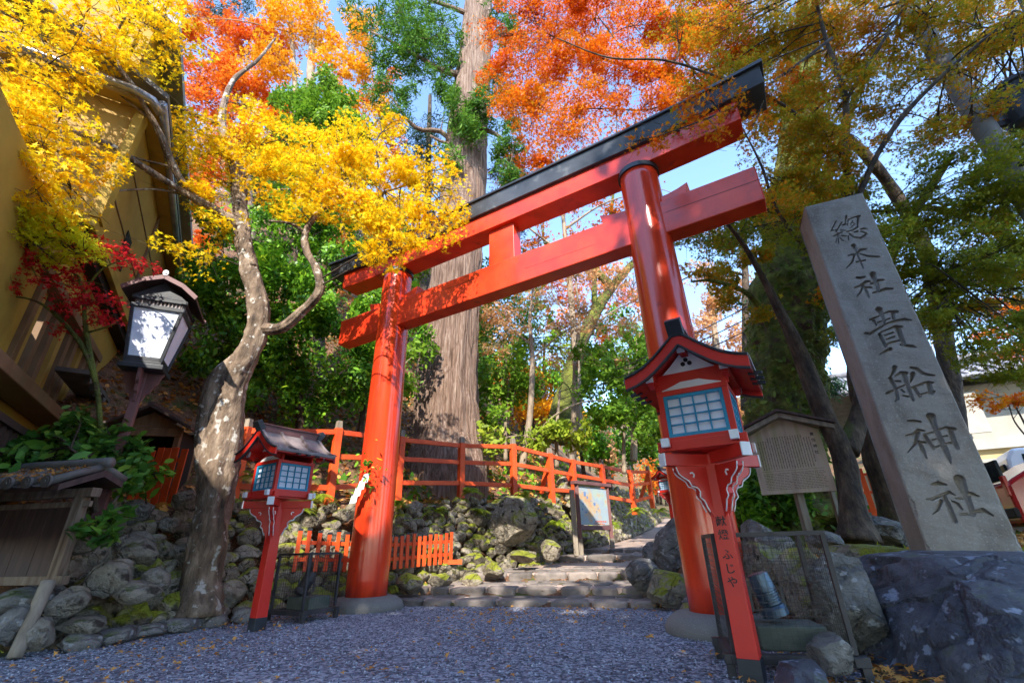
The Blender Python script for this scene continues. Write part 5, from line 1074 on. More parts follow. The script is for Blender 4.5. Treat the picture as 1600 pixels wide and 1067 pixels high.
# golden maple by the left bank
base = G(305,972,.05)
mp = [[(*base, .26), AP(316,905,5.75,.20), AP(334,800,5.8,.195), AP(345,700,5.8,.20), AP(362,615,5.8,.17), AP(398,530,5.8,.145), AP(405,490,5.8,.135), AP(392,430,5.8,.13), AP(380,375,5.8,.115), AP(373,300,5.8,.11), AP(370,265,5.8,.09), AP(347,195,5.9,.06), AP(362,130,6,.045), AP(402,95,6.1,.03), AP(430,60,6.2,.015)],
      [AP(322,790,5.75,.08), AP(318,700,5.7,.095), AP(325,630,5.7,.10), AP(345,585,5.72,.10), AP(385,550,5.78,.10), AP(400,520,5.8,.09)],
      [AP(404,515,5.8,.085), AP(440,512,5.75,.07), AP(470,488,5.7,.065), AP(499,455,5.65,.06), AP(494,420,5.6,.055), AP(479,392,5.6,.05), AP(478,362,5.6,.045), AP(502,328,5.6,.035), AP(545,312,5.5,.028), AP(600,300,5.4,.018), AP(650,285,5.3,.01)],
      [AP(478,365,5.6,.035), AP(455,350,5.5,.02), AP(420,345,5.4,.012)],
      [AP(392,420,5.8,.10), AP(375,358,5.7,.085), AP(340,330,5.5,.07), AP(302,308,5.3,.06), AP(272,262,5.0,.048), AP(240,190,4.6,.04), AP(188,110,4.1,.03), AP(120,50,3.7,.022), AP(50,-20,3.4,.014)],
      [AP(318,318,5.35,.06), AP(270,290,5.1,.05), AP(225,262,4.8,.045), AP(180,232,4.5,.04), AP(120,208,4.1,.034), AP(60,203,3.8,.028), AP(0,218,3.5,.024), AP(-80,225,3.3,.02)],
      [AP(300,306,5.3,.022), AP(235,296,5.0,.016), AP(150,303,4.6,.011), AP(100,318,4.3,.007)],
      [AP(188,110,4.1,.022), AP(180,60,4.0,.016), AP(200,20,3.9,.012), AP(210,-20,3.8,.01)],
      [AP(272,262,5.0,.02), AP(200,240,4.7,.013), AP(210,200,4.5,.009)],
      [AP(240,190,4.6,.022), AP(150,120,4.1,.014), AP(60,60,3.7,.012), AP(0,50,3.5,.01)],
      [AP(347,195,5.9,.04), AP(310,182,5.6,.03), AP(250,160,5.3,.02), AP(180,140,5.0,.012)],
      [AP(60,203,3.8,.02), AP(30,140,3.6,.014), AP(0,90,3.4,.01)]]
yb = [(50,50,3.5,75,1500),(130,30,3.6,70,1200),(210,40,3.9,65,1200),(275,45,4.2,45,600),(40,120,3.5,70,1300),(95,150,3.6,55,750),(30,200,3.4,60,950),(90,235,3.7,60,1100),(55,275,3.5,60,1200),(20,320,3.5,45,700),(110,290,3.8,40,420),(175,85,4,45,450),(240,95,4.3,40,420),
      (305,200,5.4,40,500),(285,250,5.2,35,350),(330,240,5.6,45,700),(310,300,5.4,40,450),(335,345,5.5,30,300),(350,285,5.7,40,600),(400,215,5.8,55,1100),(455,215,5.7,50,900),(430,265,5.7,60,1300),(490,240,5.6,60,1200),(480,290,5.6,55,1000),(540,265,5.5,60,1200),(560,215,5.7,45,700),(600,250,5.5,55,950),(610,200,5.7,35,450),(600,300,5.3,55,1000),(560,330,5.3,50,800),(650,285,5.3,48,750),(625,345,5.1,50,850),(660,330,5.1,42,550),(600,380,5.1,40,450),(530,310,5.4,45,700),(420,310,5.6,35,350),(640,380,5.0,30,260),(675,365,5.0,25,180),(690,300,5.2,25,180),(385,165,6,35,250)]
yb2 = [(20,10,3.4,60,900),(90,90,3.5,60,900),(150,80,3.8,50,700),(10,160,3.4,50,800),(60,190,3.5,50,800),(75,330,3.6,45,500),(230,0,4.0,50,600),(280,75,4.4,35,350),(360,250,5.7,40,600),(700,330,5.1,25,200),(580,400,5.0,28,200),(470,330,5.5,35,400),(300,400,5.2,28,220),(690,265,5.2,30,260),(600,340,5.2,40,500)]
tree('golden_maple','leaning golden yellow maple with twisted trunk at the foot of the left bank','maple tree', mp, MBARK, L_YEL, .062,'maple', [(a,b_,c,d,n*(.55 if a < 300 else 1.05)) for a,b_,c,d,n in yb+yb2], 21, flat=.42, twn=7, sprad=.32, nz=.22, tilt=.24, thick=.022, twigmat=DBARK, tn=40, step=.045, ridge=.09)
# lime maple + crimson maple at left
tree('lime_maple','small lime yellow maple spray in front of the house above the crimson maple','maple tree', [[AP(-60,470,3.9,.03),AP(0,420,3.9,.02),AP(60,370,3.9,.012)]], DBARK, L_LIM, .052,'maple', [(60,335,3.9,55,900),(100,365,3.9,50,800),(60,385,3.9,40,500),(120,395,4.0,30,260),(30,355,3.8,35,300)], 23, flat=.45, sprad=.2, twn=6)
cp_ = [[(*A(157,668,4.6),.026), AP(150,600,4.5,.024), AP(128,540,4.4,.022), AP(92,497,4.3,.018), AP(55,470,4.2,.012), AP(0,460,4.1,.012)],[AP(150,600,4.5,.026),AP(135,520,4.4,.022),AP(128,450,4.3,.016),AP(112,425,4.2,.012),AP(60,440,4.1,.008)],[AP(128,460,4.3,.014),AP(160,420,4.2,.009),AP(200,405,4.2,.006)],[AP(135,520,4.4,.013),AP(170,510,4.4,.008),AP(185,500,4.4,.005)]]
tree('crimson_maple','slender young crimson maple in front of the ochre house','maple tree', cp_, MOSSB, L_CRI, .05,'maple', [(20,370,4.0,28,130),(40,405,4.0,35,190),(110,390,4.2,35,170),(160,385,4.2,35,190),(190,400,4.2,28,110),(225,415,4.2,22,70),(130,440,4.3,30,170),(150,470,4.3,35,230),(110,480,4.3,28,130),(165,500,4.4,25,130),(80,440,4.1,30,130),(15,450,4.0,22,90),(100,510,4.4,20,60)], 25, flat=.35, sprad=.13, twn=5, twr=.005)
# leafy shrub on the low roof
tree('leafy_shrub','glossy green leafy shrub spilling over the narrow tiled roof at left','shrub', [[(*A(150,800,4.75),.03), AP(140,730,4.6,.02), AP(110,700,4.5,.012)]], DBARK, L_SHR, .095,'oval', [(40,690,4.9,38,260),(85,685,4.95,38,300),(130,680,5.0,36,300),(170,700,4.85,36,280),(110,715,4.8,34,260),(60,720,4.75,30,200),(20,715,4.75,30,160),(150,725,4.75,32,240),(205,705,4.95,28,150),(185,745,4.75,26,140),(120,655,5.1,24,90),(205,735,4.9,24,90)], 27, flat=.7, sprad=.14, thick=.05, tilt=.5)
tree('leafy_shrub','drooping glossy branch hanging over the boulders left of the maple','shrub', [[(*A(185,775,4.75),.014), AP(165,800,4.6,.01), AP(145,820,4.5,.006)]], DBARK, L_SHR, .10,'oval', [(140,825,4.5,22,50),(165,840,4.5,22,45),(175,805,4.6,22,45)], 28, flat=.7, sprad=.1)
tree('leafy_shrub','bright round leaved sapling in front of the tall red pickets','shrub', [[(*A(230,800,5.6),.01), AP(225,750,5.4,.007)]], DBARK, L_BRG, .11,'oval', [(215,725,5.3,22,40),(225,765,5.3,25,45),(200,755,5.3,22,35),(240,740,5.3,20,30)], 29, flat=.9, sprad=.12)
# giant cedar
gc = [[(*(A(697,735,11.3)-[0,0,1.1]),1.05),(*A(697,745,11.3),.98), AP(700,690,11.5,.86), AP(698,600,11.5,.80), AP(706,500,11.5,.74), AP(716,400,11.5,.71), AP(724,300,11.5,.70), AP(731,200,11.5,.68), AP(741,100,11.5,.61), AP(748,0,11.5,.54), AP(757,-140,11.5,.42)],
      [AP(742,330,11.5,.10),AP(700,215,11,.08),AP(650,200,10.6,.06),AP(610,150,10.3,.03)],[AP(738,120,11.4,.14),AP(690,110,11,.10),AP(640,80,10.6,.06),AP(580,50,10.4,.03)],[AP(745,200,11.3,.10),AP(775,210,10.9,.06),AP(800,230,10.7,.03)],[AP(730,215,11.3,.09),AP(700,225,11,.06),AP(672,212,10.8,.03)],[AP(750,30,11.4,.12),AP(700,10,11,.08),AP(640,-10,10.8,.04)],[AP(750,60,11.4,.12),AP(790,50,11,.07),AP(820,30,10.8,.03)]]
rt_, _ = tree('giant_cedar','enormous straight cedar with reddish fluted bark behind the torii','cedar tree', gc, BARK, L_CED, .15,'needle', [(650,95,10.7,38,1600,.7),(620,40,10.5,45,1600,.7),(690,55,10.9,40,1400,.7),(600,90,10.4,28,700,.7),(665,15,10.7,45,1500,.7),(728,165,10.4,34,1700,.8),(760,180,10.6,22,600,.8),(795,225,10.7,24,800,.7),(785,150,10.8,20,500,.7),(800,60,10.8,32,900,.7),(570,20,10.3,35,700,.7),(640,150,10.5,25,600,.7),(690,120,10.9,22,500,.7),(800,190,10.8,18,400),(590,140,10.3,26,600,.8),(700,90,10.9,26,700),(620,190,10.4,26,500),(640,60,10.6,40,1200,.8),(735,195,10.3,26,900,.8),(770,130,10.4,26,800,.8),(700,150,10.5,24,700,.8),(660,60,10.3,40,1300,.8),(790,270,10.6,22,600,.8),(712,250,10.6,18,400,.8),(780,10,10.8,32,800)], 31, flat=.7, sprad=.35, nz=.06, ridge=.05, tn=120, tilt=.6, thick=.12, hang=.3, step=.25, skel0=100)
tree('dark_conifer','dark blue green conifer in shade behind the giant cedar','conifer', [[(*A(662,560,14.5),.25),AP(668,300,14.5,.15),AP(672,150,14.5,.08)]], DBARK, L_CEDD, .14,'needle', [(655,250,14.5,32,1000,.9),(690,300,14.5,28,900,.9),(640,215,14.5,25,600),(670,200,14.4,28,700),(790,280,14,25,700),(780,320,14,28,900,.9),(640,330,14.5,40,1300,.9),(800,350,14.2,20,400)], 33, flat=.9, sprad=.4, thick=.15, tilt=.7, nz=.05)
# shrubs and trees of the left hillside
tree('camellia','dense glossy green camellia filling the slope behind the golden maple','camellia', [[(*A(470,690,9.0),.09),AP(465,600,9.0,.07),AP(450,500,9.0,.05),AP(460,400,9,.03)],[(*A(560,690,9.6),.07),AP(570,600,9.6,.05),AP(560,480,9.6,.03)],[(*A(350,690,8.6),.07),AP(360,560,8.6,.05),AP(350,450,8.6,.03)]], DBARK, L_GRN, .085,'oval', [(345,420,8.6,40,1700),(340,490,8.5,42,1800),(340,560,8.5,45,1900),(430,440,8.8,50,2300),(440,520,8.8,50,2300),(430,590,8.8,45,1500),(500,430,9,45,1900),(520,500,9.2,45,1900),(500,570,9.0,45,1500),(560,540,9.4,45,1700),(470,370,9,45,1700),(400,370,8.8,45,1700),(540,410,9.3,45,1600),(590,480,9.6,35,1100),(590,580,9.7,35,1000),(340,360,8.7,40,1300),(545,620,9.4,30,500),(465,640,9,28,400),(660,510,10,20,350),(320,450,8.3,36,1500),(400,450,8.5,45,2000),(400,540,8.5,45,2000),(470,480,8.7,45,2000),(560,600,9.3,40,1300),(500,640,9.1,30,600),(420,330,8.9,40,1500),(520,350,9.2,42,1700),(590,420,9.5,36,1200),(380,620,8.5,30,600)], 35, flat=.8, sprad=.34, thick=.14, tilt=.8)
tree('evergreen_oak','bright green round crowned evergreen above the camellia','evergreen tree', [[(*A(500,600,12),.18),AP(495,400,12,.14),AP(490,230,12,.08)]], DBARK, L_BRG, .11,'oval', [(470,170,11.5,40,2400,.8),(520,165,11.5,38,2200,.8),(495,210,11.5,45,2500,.8),(450,215,11.3,35,1400,.8),(545,205,11.7,35,1400,.8),(500,140,11.7,30,1200,.8),(430,260,11,35,900),(560,260,11.5,35,900),(600,340,11.5,45,1500,.9),(640,400,11.5,35,1200,.9)], 37, flat=.8, sprad=.35, thick=.15, tilt=.8, nz=.05)
tree('red_maple','glowing red orange maple on the slope at the upper left','maple tree', [[(*A(395,420,14),.20),AP(385,260,14,.14),AP(380,150,14,.08),AP(390,60,14,.04)]], MBARK, L_ROR, .12,'star', [(330,80,13.5,45,2600),(390,60,14,45,2600),(430,80,14,40,2100),(350,130,13.5,45,2800),(400,140,14,45,2500),(320,160,13.3,38,1600),(430,180,13.8,38,1500),(360,200,13.5,40,1500),(300,120,13,30,1000),(345,40,13.8,35,1200),(400,220,13.6,40,1300)], 39, flat=.7, sprad=.5, thick=.12, twr=.02)
tree('yellow_maple','tall yellow leaved tree with twin mossy trunks at the top left of the cedar','maple tree', [[(*A(490,420,13),.24),AP(488,250,13,.20),AP(485,130,13,.17),AP(490,50,13,.13),AP(505,-60,13,.09)],[(*A(470,400,13.2),.16),AP(465,200,13.2,.13),AP(458,90,13.2,.10),AP(450,-40,13.2,.06)],[AP(487,120,13,.08),AP(530,100,12.7,.05),AP(570,110,12.4,.03)]], PBARK, L_YOR, .12,'star', [(450,30,12.5,45,1800),(500,40,12.5,45,1500),(540,70,12.4,40,1400),(420,10,12.5,45,1500),(560,110,12.3,32,900),(520,110,12.4,32,900),(570,40,12.3,35,900),(440,95,12.6,38,1000),(290,30,12,35,900),(600,160,12,30,500),(400,100,12.7,30,500),(540,150,12.3,30,500),(470,-10,12.4,40,1000)], 41, flat=.5, sprad=.45, thick=.08, nz=.08)
tree('pine_tree','dark pine high on the slope behind the red orange maple','pine tree', [[(*A(355,150,22),.25),AP(355,20,22,.12)]], DBARK, L_CEDD, .2,'needle', [(350,20,22,28,900),(375,5,22,28,900),(330,10,22,22,600),(300,20,22,18,300)], 43, flat=.6, sprad=.6, thick=.2, tilt=.6)
tree('orange_maple','orange leaved maple on the slope behind the shade of the camellia','maple tree', [[(*A(560,420,15.5),.2),AP(565,260,15.5,.14),AP(570,150,15.5,.08)]], MBARK, L_ROR, .13,'star', [(540,190,15.5,40,900),(590,210,15.5,35,800),(600,130,15.5,30,500),(560,150,15.5,35,700),(620,250,15.5,30,500),(330,270,13,40,900),(310,320,12.5,35,800),(320,385,12,30,500)], 45, flat=.6, sprad=.5, thick=.1)
# slope seen through the torii
def thin(px0, py0, Y, pts, r0): return [(*A(px0,py0,Y),r0)]+[AP(x,y,Y+dy,r) for x,y,dy,r in pts]
tree('bare_tree','slim half bare tree with tan leaves inside the torii opening, left of two','tree', [thin(815,735,12.2,[(828,650,0,.085),(832,560,0,.07),(828,500,0,.05),(835,440,0,.03)],.10),[AP(832,540,12.2,.035),AP(780,500,12,.02),AP(745,480,11.8,.012)],[AP(832,560,12.2,.03),AP(880,520,12,.02),AP(920,500,11.8,.01)],[AP(826,700,12.2,.05),AP(860,655,12,.035),AP(905,630,11.8,.025),AP(945,625,11.6,.012)]], PBARK, L_TAN, .085,'star', [(800,490,12,45,420,.35),(850,470,12,45,420,.35),(790,520,11.9,40,260,.3),(760,500,11.8,35,260,.3),(870,510,11.8,42,320,.3),(830,440,12,35,300,.4),(900,480,11.8,35,260,.3),(770,545,11.9,30,200,.25)], 47, flat=.35, sprad=.4, nz=.05, twn=16, twr=.012)
tree('bare_tree','slim half bare tree with tan leaves inside the torii opening, right of two','tree', [thin(895,745,13.5,[(897,640,0,.09),(900,560,0,.075),(905,500,0,.055),(900,430,0,.035),(910,400,0,.02)],.11),[AP(900,560,13.5,.04),AP(940,500,13.2,.03),AP(990,470,13,.015)],[AP(903,520,13.5,.03),AP(870,470,13.3,.02),AP(850,430,13.1,.01)]], PBARK, L_TAN, .09,'star', [(900,430,13.3,45,420,.4),(950,450,13.2,50,500,.4),(990,440,13,40,360,.4),(930,510,13.2,45,380,.3),(980,510,13,40,320,.3),(1010,470,12.9,30,260),(870,560,13.2,35,200,.25),(950,560,13,35,240,.25)], 49, flat=.35, sprad=.4, nz=.05, twn=16, twr=.012)
tree('mossy_tree','leaning mossy trunk rising behind the two slim half bare trees','tree', [[(*A(868,690,16),.46),AP(885,610,16,.36),AP(915,520,16,.26),AP(955,450,16,.19),(*A(1005,395,16),.13),(*A(1060,330,16),.08)],[AP(930,500,16,.14),AP(930,430,16,.10),AP(950,360,16,.09),AP(960,290,16,.05)],[AP(960,450,16,.2),AP(900,400,15.8,.1),AP(850,380,15.6,.05)]], MOSSB, L_ORG, .13,'star', [(960,330,15.8,35,380,.5),(1000,350,15.8,35,380,.5),(930,290,15.6,40,450,.5),(870,300,15.5,40,450,.5),(830,265,15,38,900,.5),(800,245,15,28,500,.5),(860,250,15,28,500,.5),(1000,400,15.8,30,300,.5),(900,380,15.6,35,300,.4),(830,380,15.4,35,300,.4)], 51, flat=.5, sprad=.45, nz=.12, twn=14, twr=.018)
for i, (lb, bl_, pth) in enumerate([
    ('fresh green evergreen sapling behind the left slim bare tree', [(790,590,13,38,900,.8),(820,610,13,30,600,.8),(765,610,13,28,500),(770,650,13,30,500),(800,560,13.5,30,500)], (790,720,13)),
    ('sunlit yellow green shrub left of the right torii pillar', [(940,600,12.5,38,1000,.8),(985,560,12.8,40,1100,.8),(1000,620,12.4,42,1200,.8),(960,650,12.2,38,900,.8),(1010,680,12,35,700,.8),(920,560,13,30,500)], (975,740,12.5)),
    ('low bright shrub behind the middle of the rail fence', [(870,670,12.2,28,500,.8),(840,690,12.0,22,300,.8),(905,680,12.2,24,350,.8),(760,690,11.4,22,220)], (870,730,12.2)),
    ('dark green evergreen on the slope left of the leaning mossy trunk', [(760,440,17,40,1100,.9),(800,420,17,40,900,.9),(770,520,16.5,45,1200,.9),(830,500,17,45,1000,.9),(740,580,16,40,900,.9),(850,590,16.5,38,800,.9),(950,500,18,45,900,.9),(1010,540,17,40,800,.9)], (800,650,17)),
    ('yellow green bamboo like shrub right behind the giant cedar roots', [(610,620,9.6,24,260,.8),(640,600,10,20,200,.8),(660,560,10.3,22,260)], (620,700,9.6))]):
    tree('evergreen_shrub', lb, 'shrub', [[(*A(*pth),.06), AP(pth[0],pth[1]-60,pth[2],.045), AP(pth[0]+5,pth[1]-120,pth[2],.03)]], PBARK if i != 3 else DBARK, (L_BRG,L_BRG,L_FERN,L_GRN,L_BRG)[i], .11,'oval', bl_, 60+i, flat=.8, sprad=.35, thick=.14, tilt=.8, nz=.05)
# mossy giant on the right with roots and ivy
mg = [[(*A(1232,835,7.9),1.05), AP(1225,790,8,.80), AP(1222,740,8,.66), AP(1224,660,8,.60), AP(1228,560,8,.63), AP(1232,480,8,.66), AP(1238,400,8,.60), AP(1244,300,8,.48), AP(1250,180,8,.38), AP(1262,20,8,.28), AP(1270,-100,8,.2)]]
for k, (x, y, Y) in enumerate([(1165,845,7.0),(1195,862,6.6),(1250,868,6.5),(1300,850,6.7),(1345,838,7.3),(1130,820,7.6)]): mg.append([AP(1225+ (x-1225)*.25,775,7.9,.26), AP((x+1225)/2,(y+790)/2,(Y+7.8)/2,.15), (*A(x,y,Y),.05)])
mg += [[AP(1236,430,8,.18),AP(1190,350,7.6,.10),AP(1150,330,7.3,.06),AP(1110,340,7.0,.03)],[AP(1240,380,8,.2),AP(1290,280,7.6,.13),AP(1330,170,7.2,.08),AP(1380,60,6.8,.04)],[AP(1225,560,7.9,.08),AP(1180,470,7.3,.05),AP(1120,440,6.9,.03),AP(1080,440,6.7,.015)]]
rtg, skg = tree('mossy_giant_tree','massive moss and ivy covered trunk behind the notice board','old tree', mg, MOSSB, L_OLV, .075,'star', [(1150,370,7.2,35,700,.5),(1190,330,7.2,40,900,.5),(1150,430,7.1,32,500,.4),(1180,400,7.0,36,600,.4),(1130,470,7.0,25,300,.4),(1270,340,7.2,42,800,.5),(1180,490,6.9,26,200,.3),(1310,460,7.0,26,250,.35),(1100,430,6.9,25,300,.4)], 71, flat=.45, sprad=.3, nz=.16, tn=64, ridge=.08, step=.10, twn=8)
n = 9000; r_ = np.random.default_rng(5); ss = mg[0]; sp_ = cr(ss, .1); k = r_.integers(0, len(sp_)-1, n); z_ok = sp_[k,2] < 7.5; k = k[z_ok]; n = len(k)
a = r_.uniform(0,6.283,n); nn = np.stack([np.cos(a), np.sin(a), r_.normal(size=n)*.4], 1); dens = fnoise(sp_[k,:3]+nn*sp_[k,3:4], 1.2, 9) > -.15; k = k[dens]; nn = nn[dens]; n = len(k)
P = sp_[k,:3]+np.c_[nn[:,:2],np.zeros(n)]*(sp_[k,3:4]*1.03+r_.uniform(0,.10,(n,1)))+np.c_[np.zeros((n,2)), r_.uniform(-.08,.08,n)]
frommesh('ivy', *leaves_at(P, nn+r_.normal(size=(n,3))*.5, .07, 'oval', .35, r_), L_IVY, rtg)
tree('hanging_shrub','dark green bushy undergrowth around the roots of the mossy giant trunk','shrub', [[(*A(1190,830,7.0),.05),AP(1190,790,7,.03)]], DBARK, L_GRN, .085,'oval', [(1190,750,6.9,28,500,.8),(1165,775,6.9,24,400,.8),(1225,770,6.8,26,450,.8),(1180,800,6.8,24,300,.8),(1250,790,6.8,20,200,.8)], 73, flat=.8, sprad=.2, thick=.1, tilt=.7)
# dark maples between the mossy giant and the carved pillar, with the wide shaded canopy
rq = np.random.default_rng(33); ob2 = []
for px_ in range(1075,1640,42):
    for py_ in range(-15,600,42):
        qx, qy = px_+rq.uniform(-18,18), py_+rq.uniform(-18,18)
        if 1345 < qx < 1490 and 140 < qy < 335 and rq.random() < .8: continue
        if qx < 1215 and 130 < qy < 330: continue
        if qy > 430 and qx < 1240: continue
        if qy > 520 and qx < 1500: continue
        ob2.append((qx, qy, rq.uniform(5.0,6.3), rq.uniform(28,44), rq.uniform(350,750)))
d1 = [[(*A(1340,845,5.7),.22), AP(1335,810,5.7,.15), AP(1325,750,5.7,.125), AP(1312,700,5.7,.12), AP(1280,630,5.7,.115), AP(1258,570,5.7,.10), AP(1225,500,5.6,.07), AP(1195,440,5.5,.045), AP(1160,380,5.3,.03), AP(1120,330,5.1,.015)],
      [AP(1322,705,5.7,.12), AP(1345,640,5.75,.105), AP(1345,580,5.75,.10), AP(1328,520,5.7,.085), AP(1325,440,5.6,.07), AP(1328,340,5.4,.06), AP(1322,250,5.2,.05), AP(1320,150,5.0,.042), AP(1290,60,4.8,.03), AP(1270,-20,4.6,.02)],
      [AP(1325,400,5.5,.05), AP(1345,300,5.2,.04), AP(1390,210,4.9,.035), AP(1450,140,4.6,.03), AP(1540,60,4.3,.02), AP(1600,20,4.1,.015)],
      [AP(1322,250,5.2,.04), AP(1270,200,5.0,.032), AP(1200,150,4.8,.026), AP(1120,120,4.7,.022), AP(1040,95,4.7,.018), AP(950,90,4.7,.014), AP(870,60,4.8,.01)],
      [AP(1320,160,5.0,.03), AP(1370,80,4.7,.024), AP(1420,0,4.5,.018)],
      [AP(1328,450,5.6,.045), AP(1270,400,5.3,.03), AP(1215,330,5.0,.022), AP(1190,260,4.8,.016), AP(1160,200,4.6,.01)],
      [AP(1200,150,4.8,.018), AP(1110,180,4.5,.012), AP(1040,210,4.3,.008)]]
ob = [(1110,60,5.6,55,1500),(1180,60,5.4,60,1700),(1250,60,5.2,60,1600),(1320,50,5.0,55,1300),(1390,50,4.9,50,1000),(1450,40,4.7,50,900),(1520,40,4.5,50,800),(1580,60,4.3,45,700),(1160,130,5.0,45,800),(1220,150,5.0,55,1400),(1290,140,5.0,50,1100),(1350,130,4.9,40,600),(1430,110,4.8,40,500),(1500,120,4.6,45,600),(1560,150,4.5,35,350),(1240,220,5.1,50,1300),(1290,230,5.0,45,1000),(1330,250,5.1,35,500),(1390,220,5.0,28,130),(1480,200,4.7,35,300),(1210,290,5.2,45,1100),(1270,300,5.2,50,1200),(1340,300,5.3,35,450),(1400,330,5.5,45,750),(1450,350,5.6,50,900),(1510,330,5.4,50,900),(1570,320,5.2,45,900),(1590,240,5.0,40,600),(1430,420,5.9,50,1000),(1500,420,5.8,50,1100),(1570,400,5.6,45,900),(1480,480,6.0,40,700),(1180,200,5.0,35,500),(1090,190,4.2,26,150),(1130,180,4.1,28,170),(1060,205,4.1,20,80),(1270,480,5.6,35,350),(1290,400,5.5,35,500),(1540,260,5.0,40,500),(1440,270,5.3,25,130)]
allb = [q for q in ob+ob2 if not (q[0] < 1310 and q[1] > 385)]
isg = lambda q: (q[0] > 1330 and q[1] > 230) or q[1] > 340
tree('green_maple','dark green leaved boughs behind and right of the carved pillar','maple tree', [[(*A(1660,760,8.0),.2),AP(1640,500,7.6,.15),AP(1580,380,7.0,.10),AP(1480,330,6.4,.06),AP(1380,330,6.0,.03),AP(1290,340,5.8,.015)],[AP(1600,400,7.1,.08),AP(1540,440,6.6,.05),AP(1450,440,6.2,.02)],[AP(1560,370,6.9,.06),AP(1570,280,6.2,.04),AP(1540,200,5.6,.02)]], DBARK, L_DKO, .05,'maple', [(a,b_,c,d,n*1.3) for a,b_,c,d,n in allb if isg((a,b_))], 76, flat=.4, sprad=.34, tilt=.28, twn=6)
tree('shaded_maple','wide shaded russet and olive maple canopy filling the upper right','maple tree', d1, DBARK, L_OLV, .05,'maple', [(a,b_,c,d,n*1.3) for a,b_,c,d,n in allb if not isg((a,b_))], 75, flat=.4, sprad=.32, tilt=.28, twn=7, tn=28, nz=.14, ridge=.05, step=.06)
d2 = [[(*A(1412,840,6.6),.24), AP(1395,790,6.6,.18), AP(1372,720,6.6,.16), AP(1355,650,6.6,.15), AP(1340,580,6.6,.14), AP(1345,500,6.5,.12), AP(1380,420,6.3,.10), AP(1430,330,6.1,.07), AP(1490,240,5.9,.05)],[AP(1342,560,6.6,.08),AP(1400,500,6.5,.05),AP(1460,440,6.4,.03),AP(1530,400,6.2,.015)]]
tree('ivy_maple','dark ivy wrapped trunk right beside the left edge of the carved pillar','maple tree', d2, DBARK, L_OLV, .06,'star', [(1400,450,6.3,40,700),(1450,500,6.3,35,600),(1520,480,6.2,35,700),(1380,520,6.4,28,300),(1550,440,6.1,35,700),(1540,360,6,35,600)], 77, flat=.4, sprad=.28, tn=14, nz=.15, twn=7)
# orange canopy above the torii, behind the beam
oc = [(820,30,6.8,45,1700),(870,40,6.6,50,2000),(930,30,6.5,50,1900),(990,40,6.4,50,1900),(1050,30,6.3,50,1800),(1100,60,6.2,50,1700),(810,95,6.8,38,1300),(860,100,6.7,48,1900),(920,100,6.6,48,1800),(980,110,6.5,45,1500),(1040,100,6.4,48,1500),(1100,120,6.3,45,1300),(830,150,6.8,40,1300),(880,170,6.8,42,1200),(800,170,6.9,30,700),(940,165,6.6,35,500),(1010,165,6.5,35,500),(1060,165,6.4,35,600),(910,215,6.7,28,330),(860,215,6.8,28,420),(960,225,6.6,25,150),(1150,100,6.1,40,900),(1000,230,6.6,20,80),(770,60,6.9,18,250),(790,120,6.9,28,500),(850,0,6.6,50,1200),(960,-10,6.4,50,1200),(1070,-10,6.2,50,1200),(1140,20,6.1,50,1200),(900,190,6.8,28,380),(980,200,6.7,26,260),(1090,165,6.3,30,400),(830,195,6.9,24,350)]
o1 = [[(*A(1500,760,9.5),.20),AP(1480,560,9.2,.18),AP(1440,380,8.8,.15),AP(1350,240,8.2,.12),AP(1240,170,7.6,.09),AP(1150,150,7.1,.07),AP(1080,135,6.8,.05),AP(1000,110,6.6,.035),AP(920,85,6.6,.022),AP(850,50,6.7,.012)],[AP(1080,135,6.8,.03),AP(1020,170,6.7,.02),AP(930,170,6.7,.012),AP(860,175,6.8,.007)],[AP(1000,110,6.6,.02),AP(960,60,6.5,.014),AP(930,20,6.4,.008)],[AP(1110,140,6.9,.03),AP(1060,80,6.5,.02),AP(1040,20,6.3,.01)]]
tree('orange_canopy_maple','blazing orange maple branches spread above the top beam of the torii','maple tree', o1, DBARK, L_ORG, .05,'maple', [(a,b_,c,d*1.05,n*2.2) for a,b_,c,d,n in oc], 79, flat=.42, sprad=.45, tilt=.28, twn=9, thick=.05)
# trees beyond, right
tree('orange_far_tree','sunlit orange trees in the distance just right of the right torii pillar','tree', [[(*A(1120,700,19),.2),AP(1120,560,19,.15),AP(1110,450,19,.1)]], PBARK, L_TAN, .14,'star', [(1090,520,19,35,900,.7),(1120,480,19,40,1000,.6),(1150,530,19,38,1000,.7),(1100,430,19,35,500,.5),(1150,440,19,30,450,.5),(1160,600,18,35,1300,.8),(1110,590,18,35,1200,.8),(1150,650,17,35,1300,.8)], 81, flat=.6, sprad=.6, thick=.12, twn=14, twr=.02)
tree('blue_conifer','thin blue green conifer boughs between the torii and the mossy giant','conifer', [[(*A(1165,640,12),.12),AP(1165,450,12,.10),AP(1160,300,12,.06)],[AP(1165,430,12,.05),AP(1110,420,11.6,.03),AP(1060,440,11.2,.015)]], DBARK, L_CEDD, .13,'needle', [(1150,390,11.8,24,400,.6),(1120,420,11.6,24,380,.4),(1150,470,11.8,24,380,.4),(1160,340,11.9,24,380,.5),(1100,380,11.5,20,240,.4),(1310,520,12,25,400),(1300,600,12,25,400,.8)], 83, flat=.5, sprad=.4, thick=.08, tilt=.5)
tree('orange_far_tree','orange leaved tree above the tiled shop roof at the right edge','tree', [[(*A(1620,700,11),.15),AP(1610,560,11,.12),AP(1590,460,11,.08)]], DBARK, L_ORG, .09,'star', [(1590,480,10.5,35,1100,.5),(1545,520,10.5,30,700,.5),(1600,550,10.3,28,500,.4),(1575,625,9.5,28,420,.3),(1535,625,9.5,18,160,.3)], 85, flat=.5, sprad=.35)
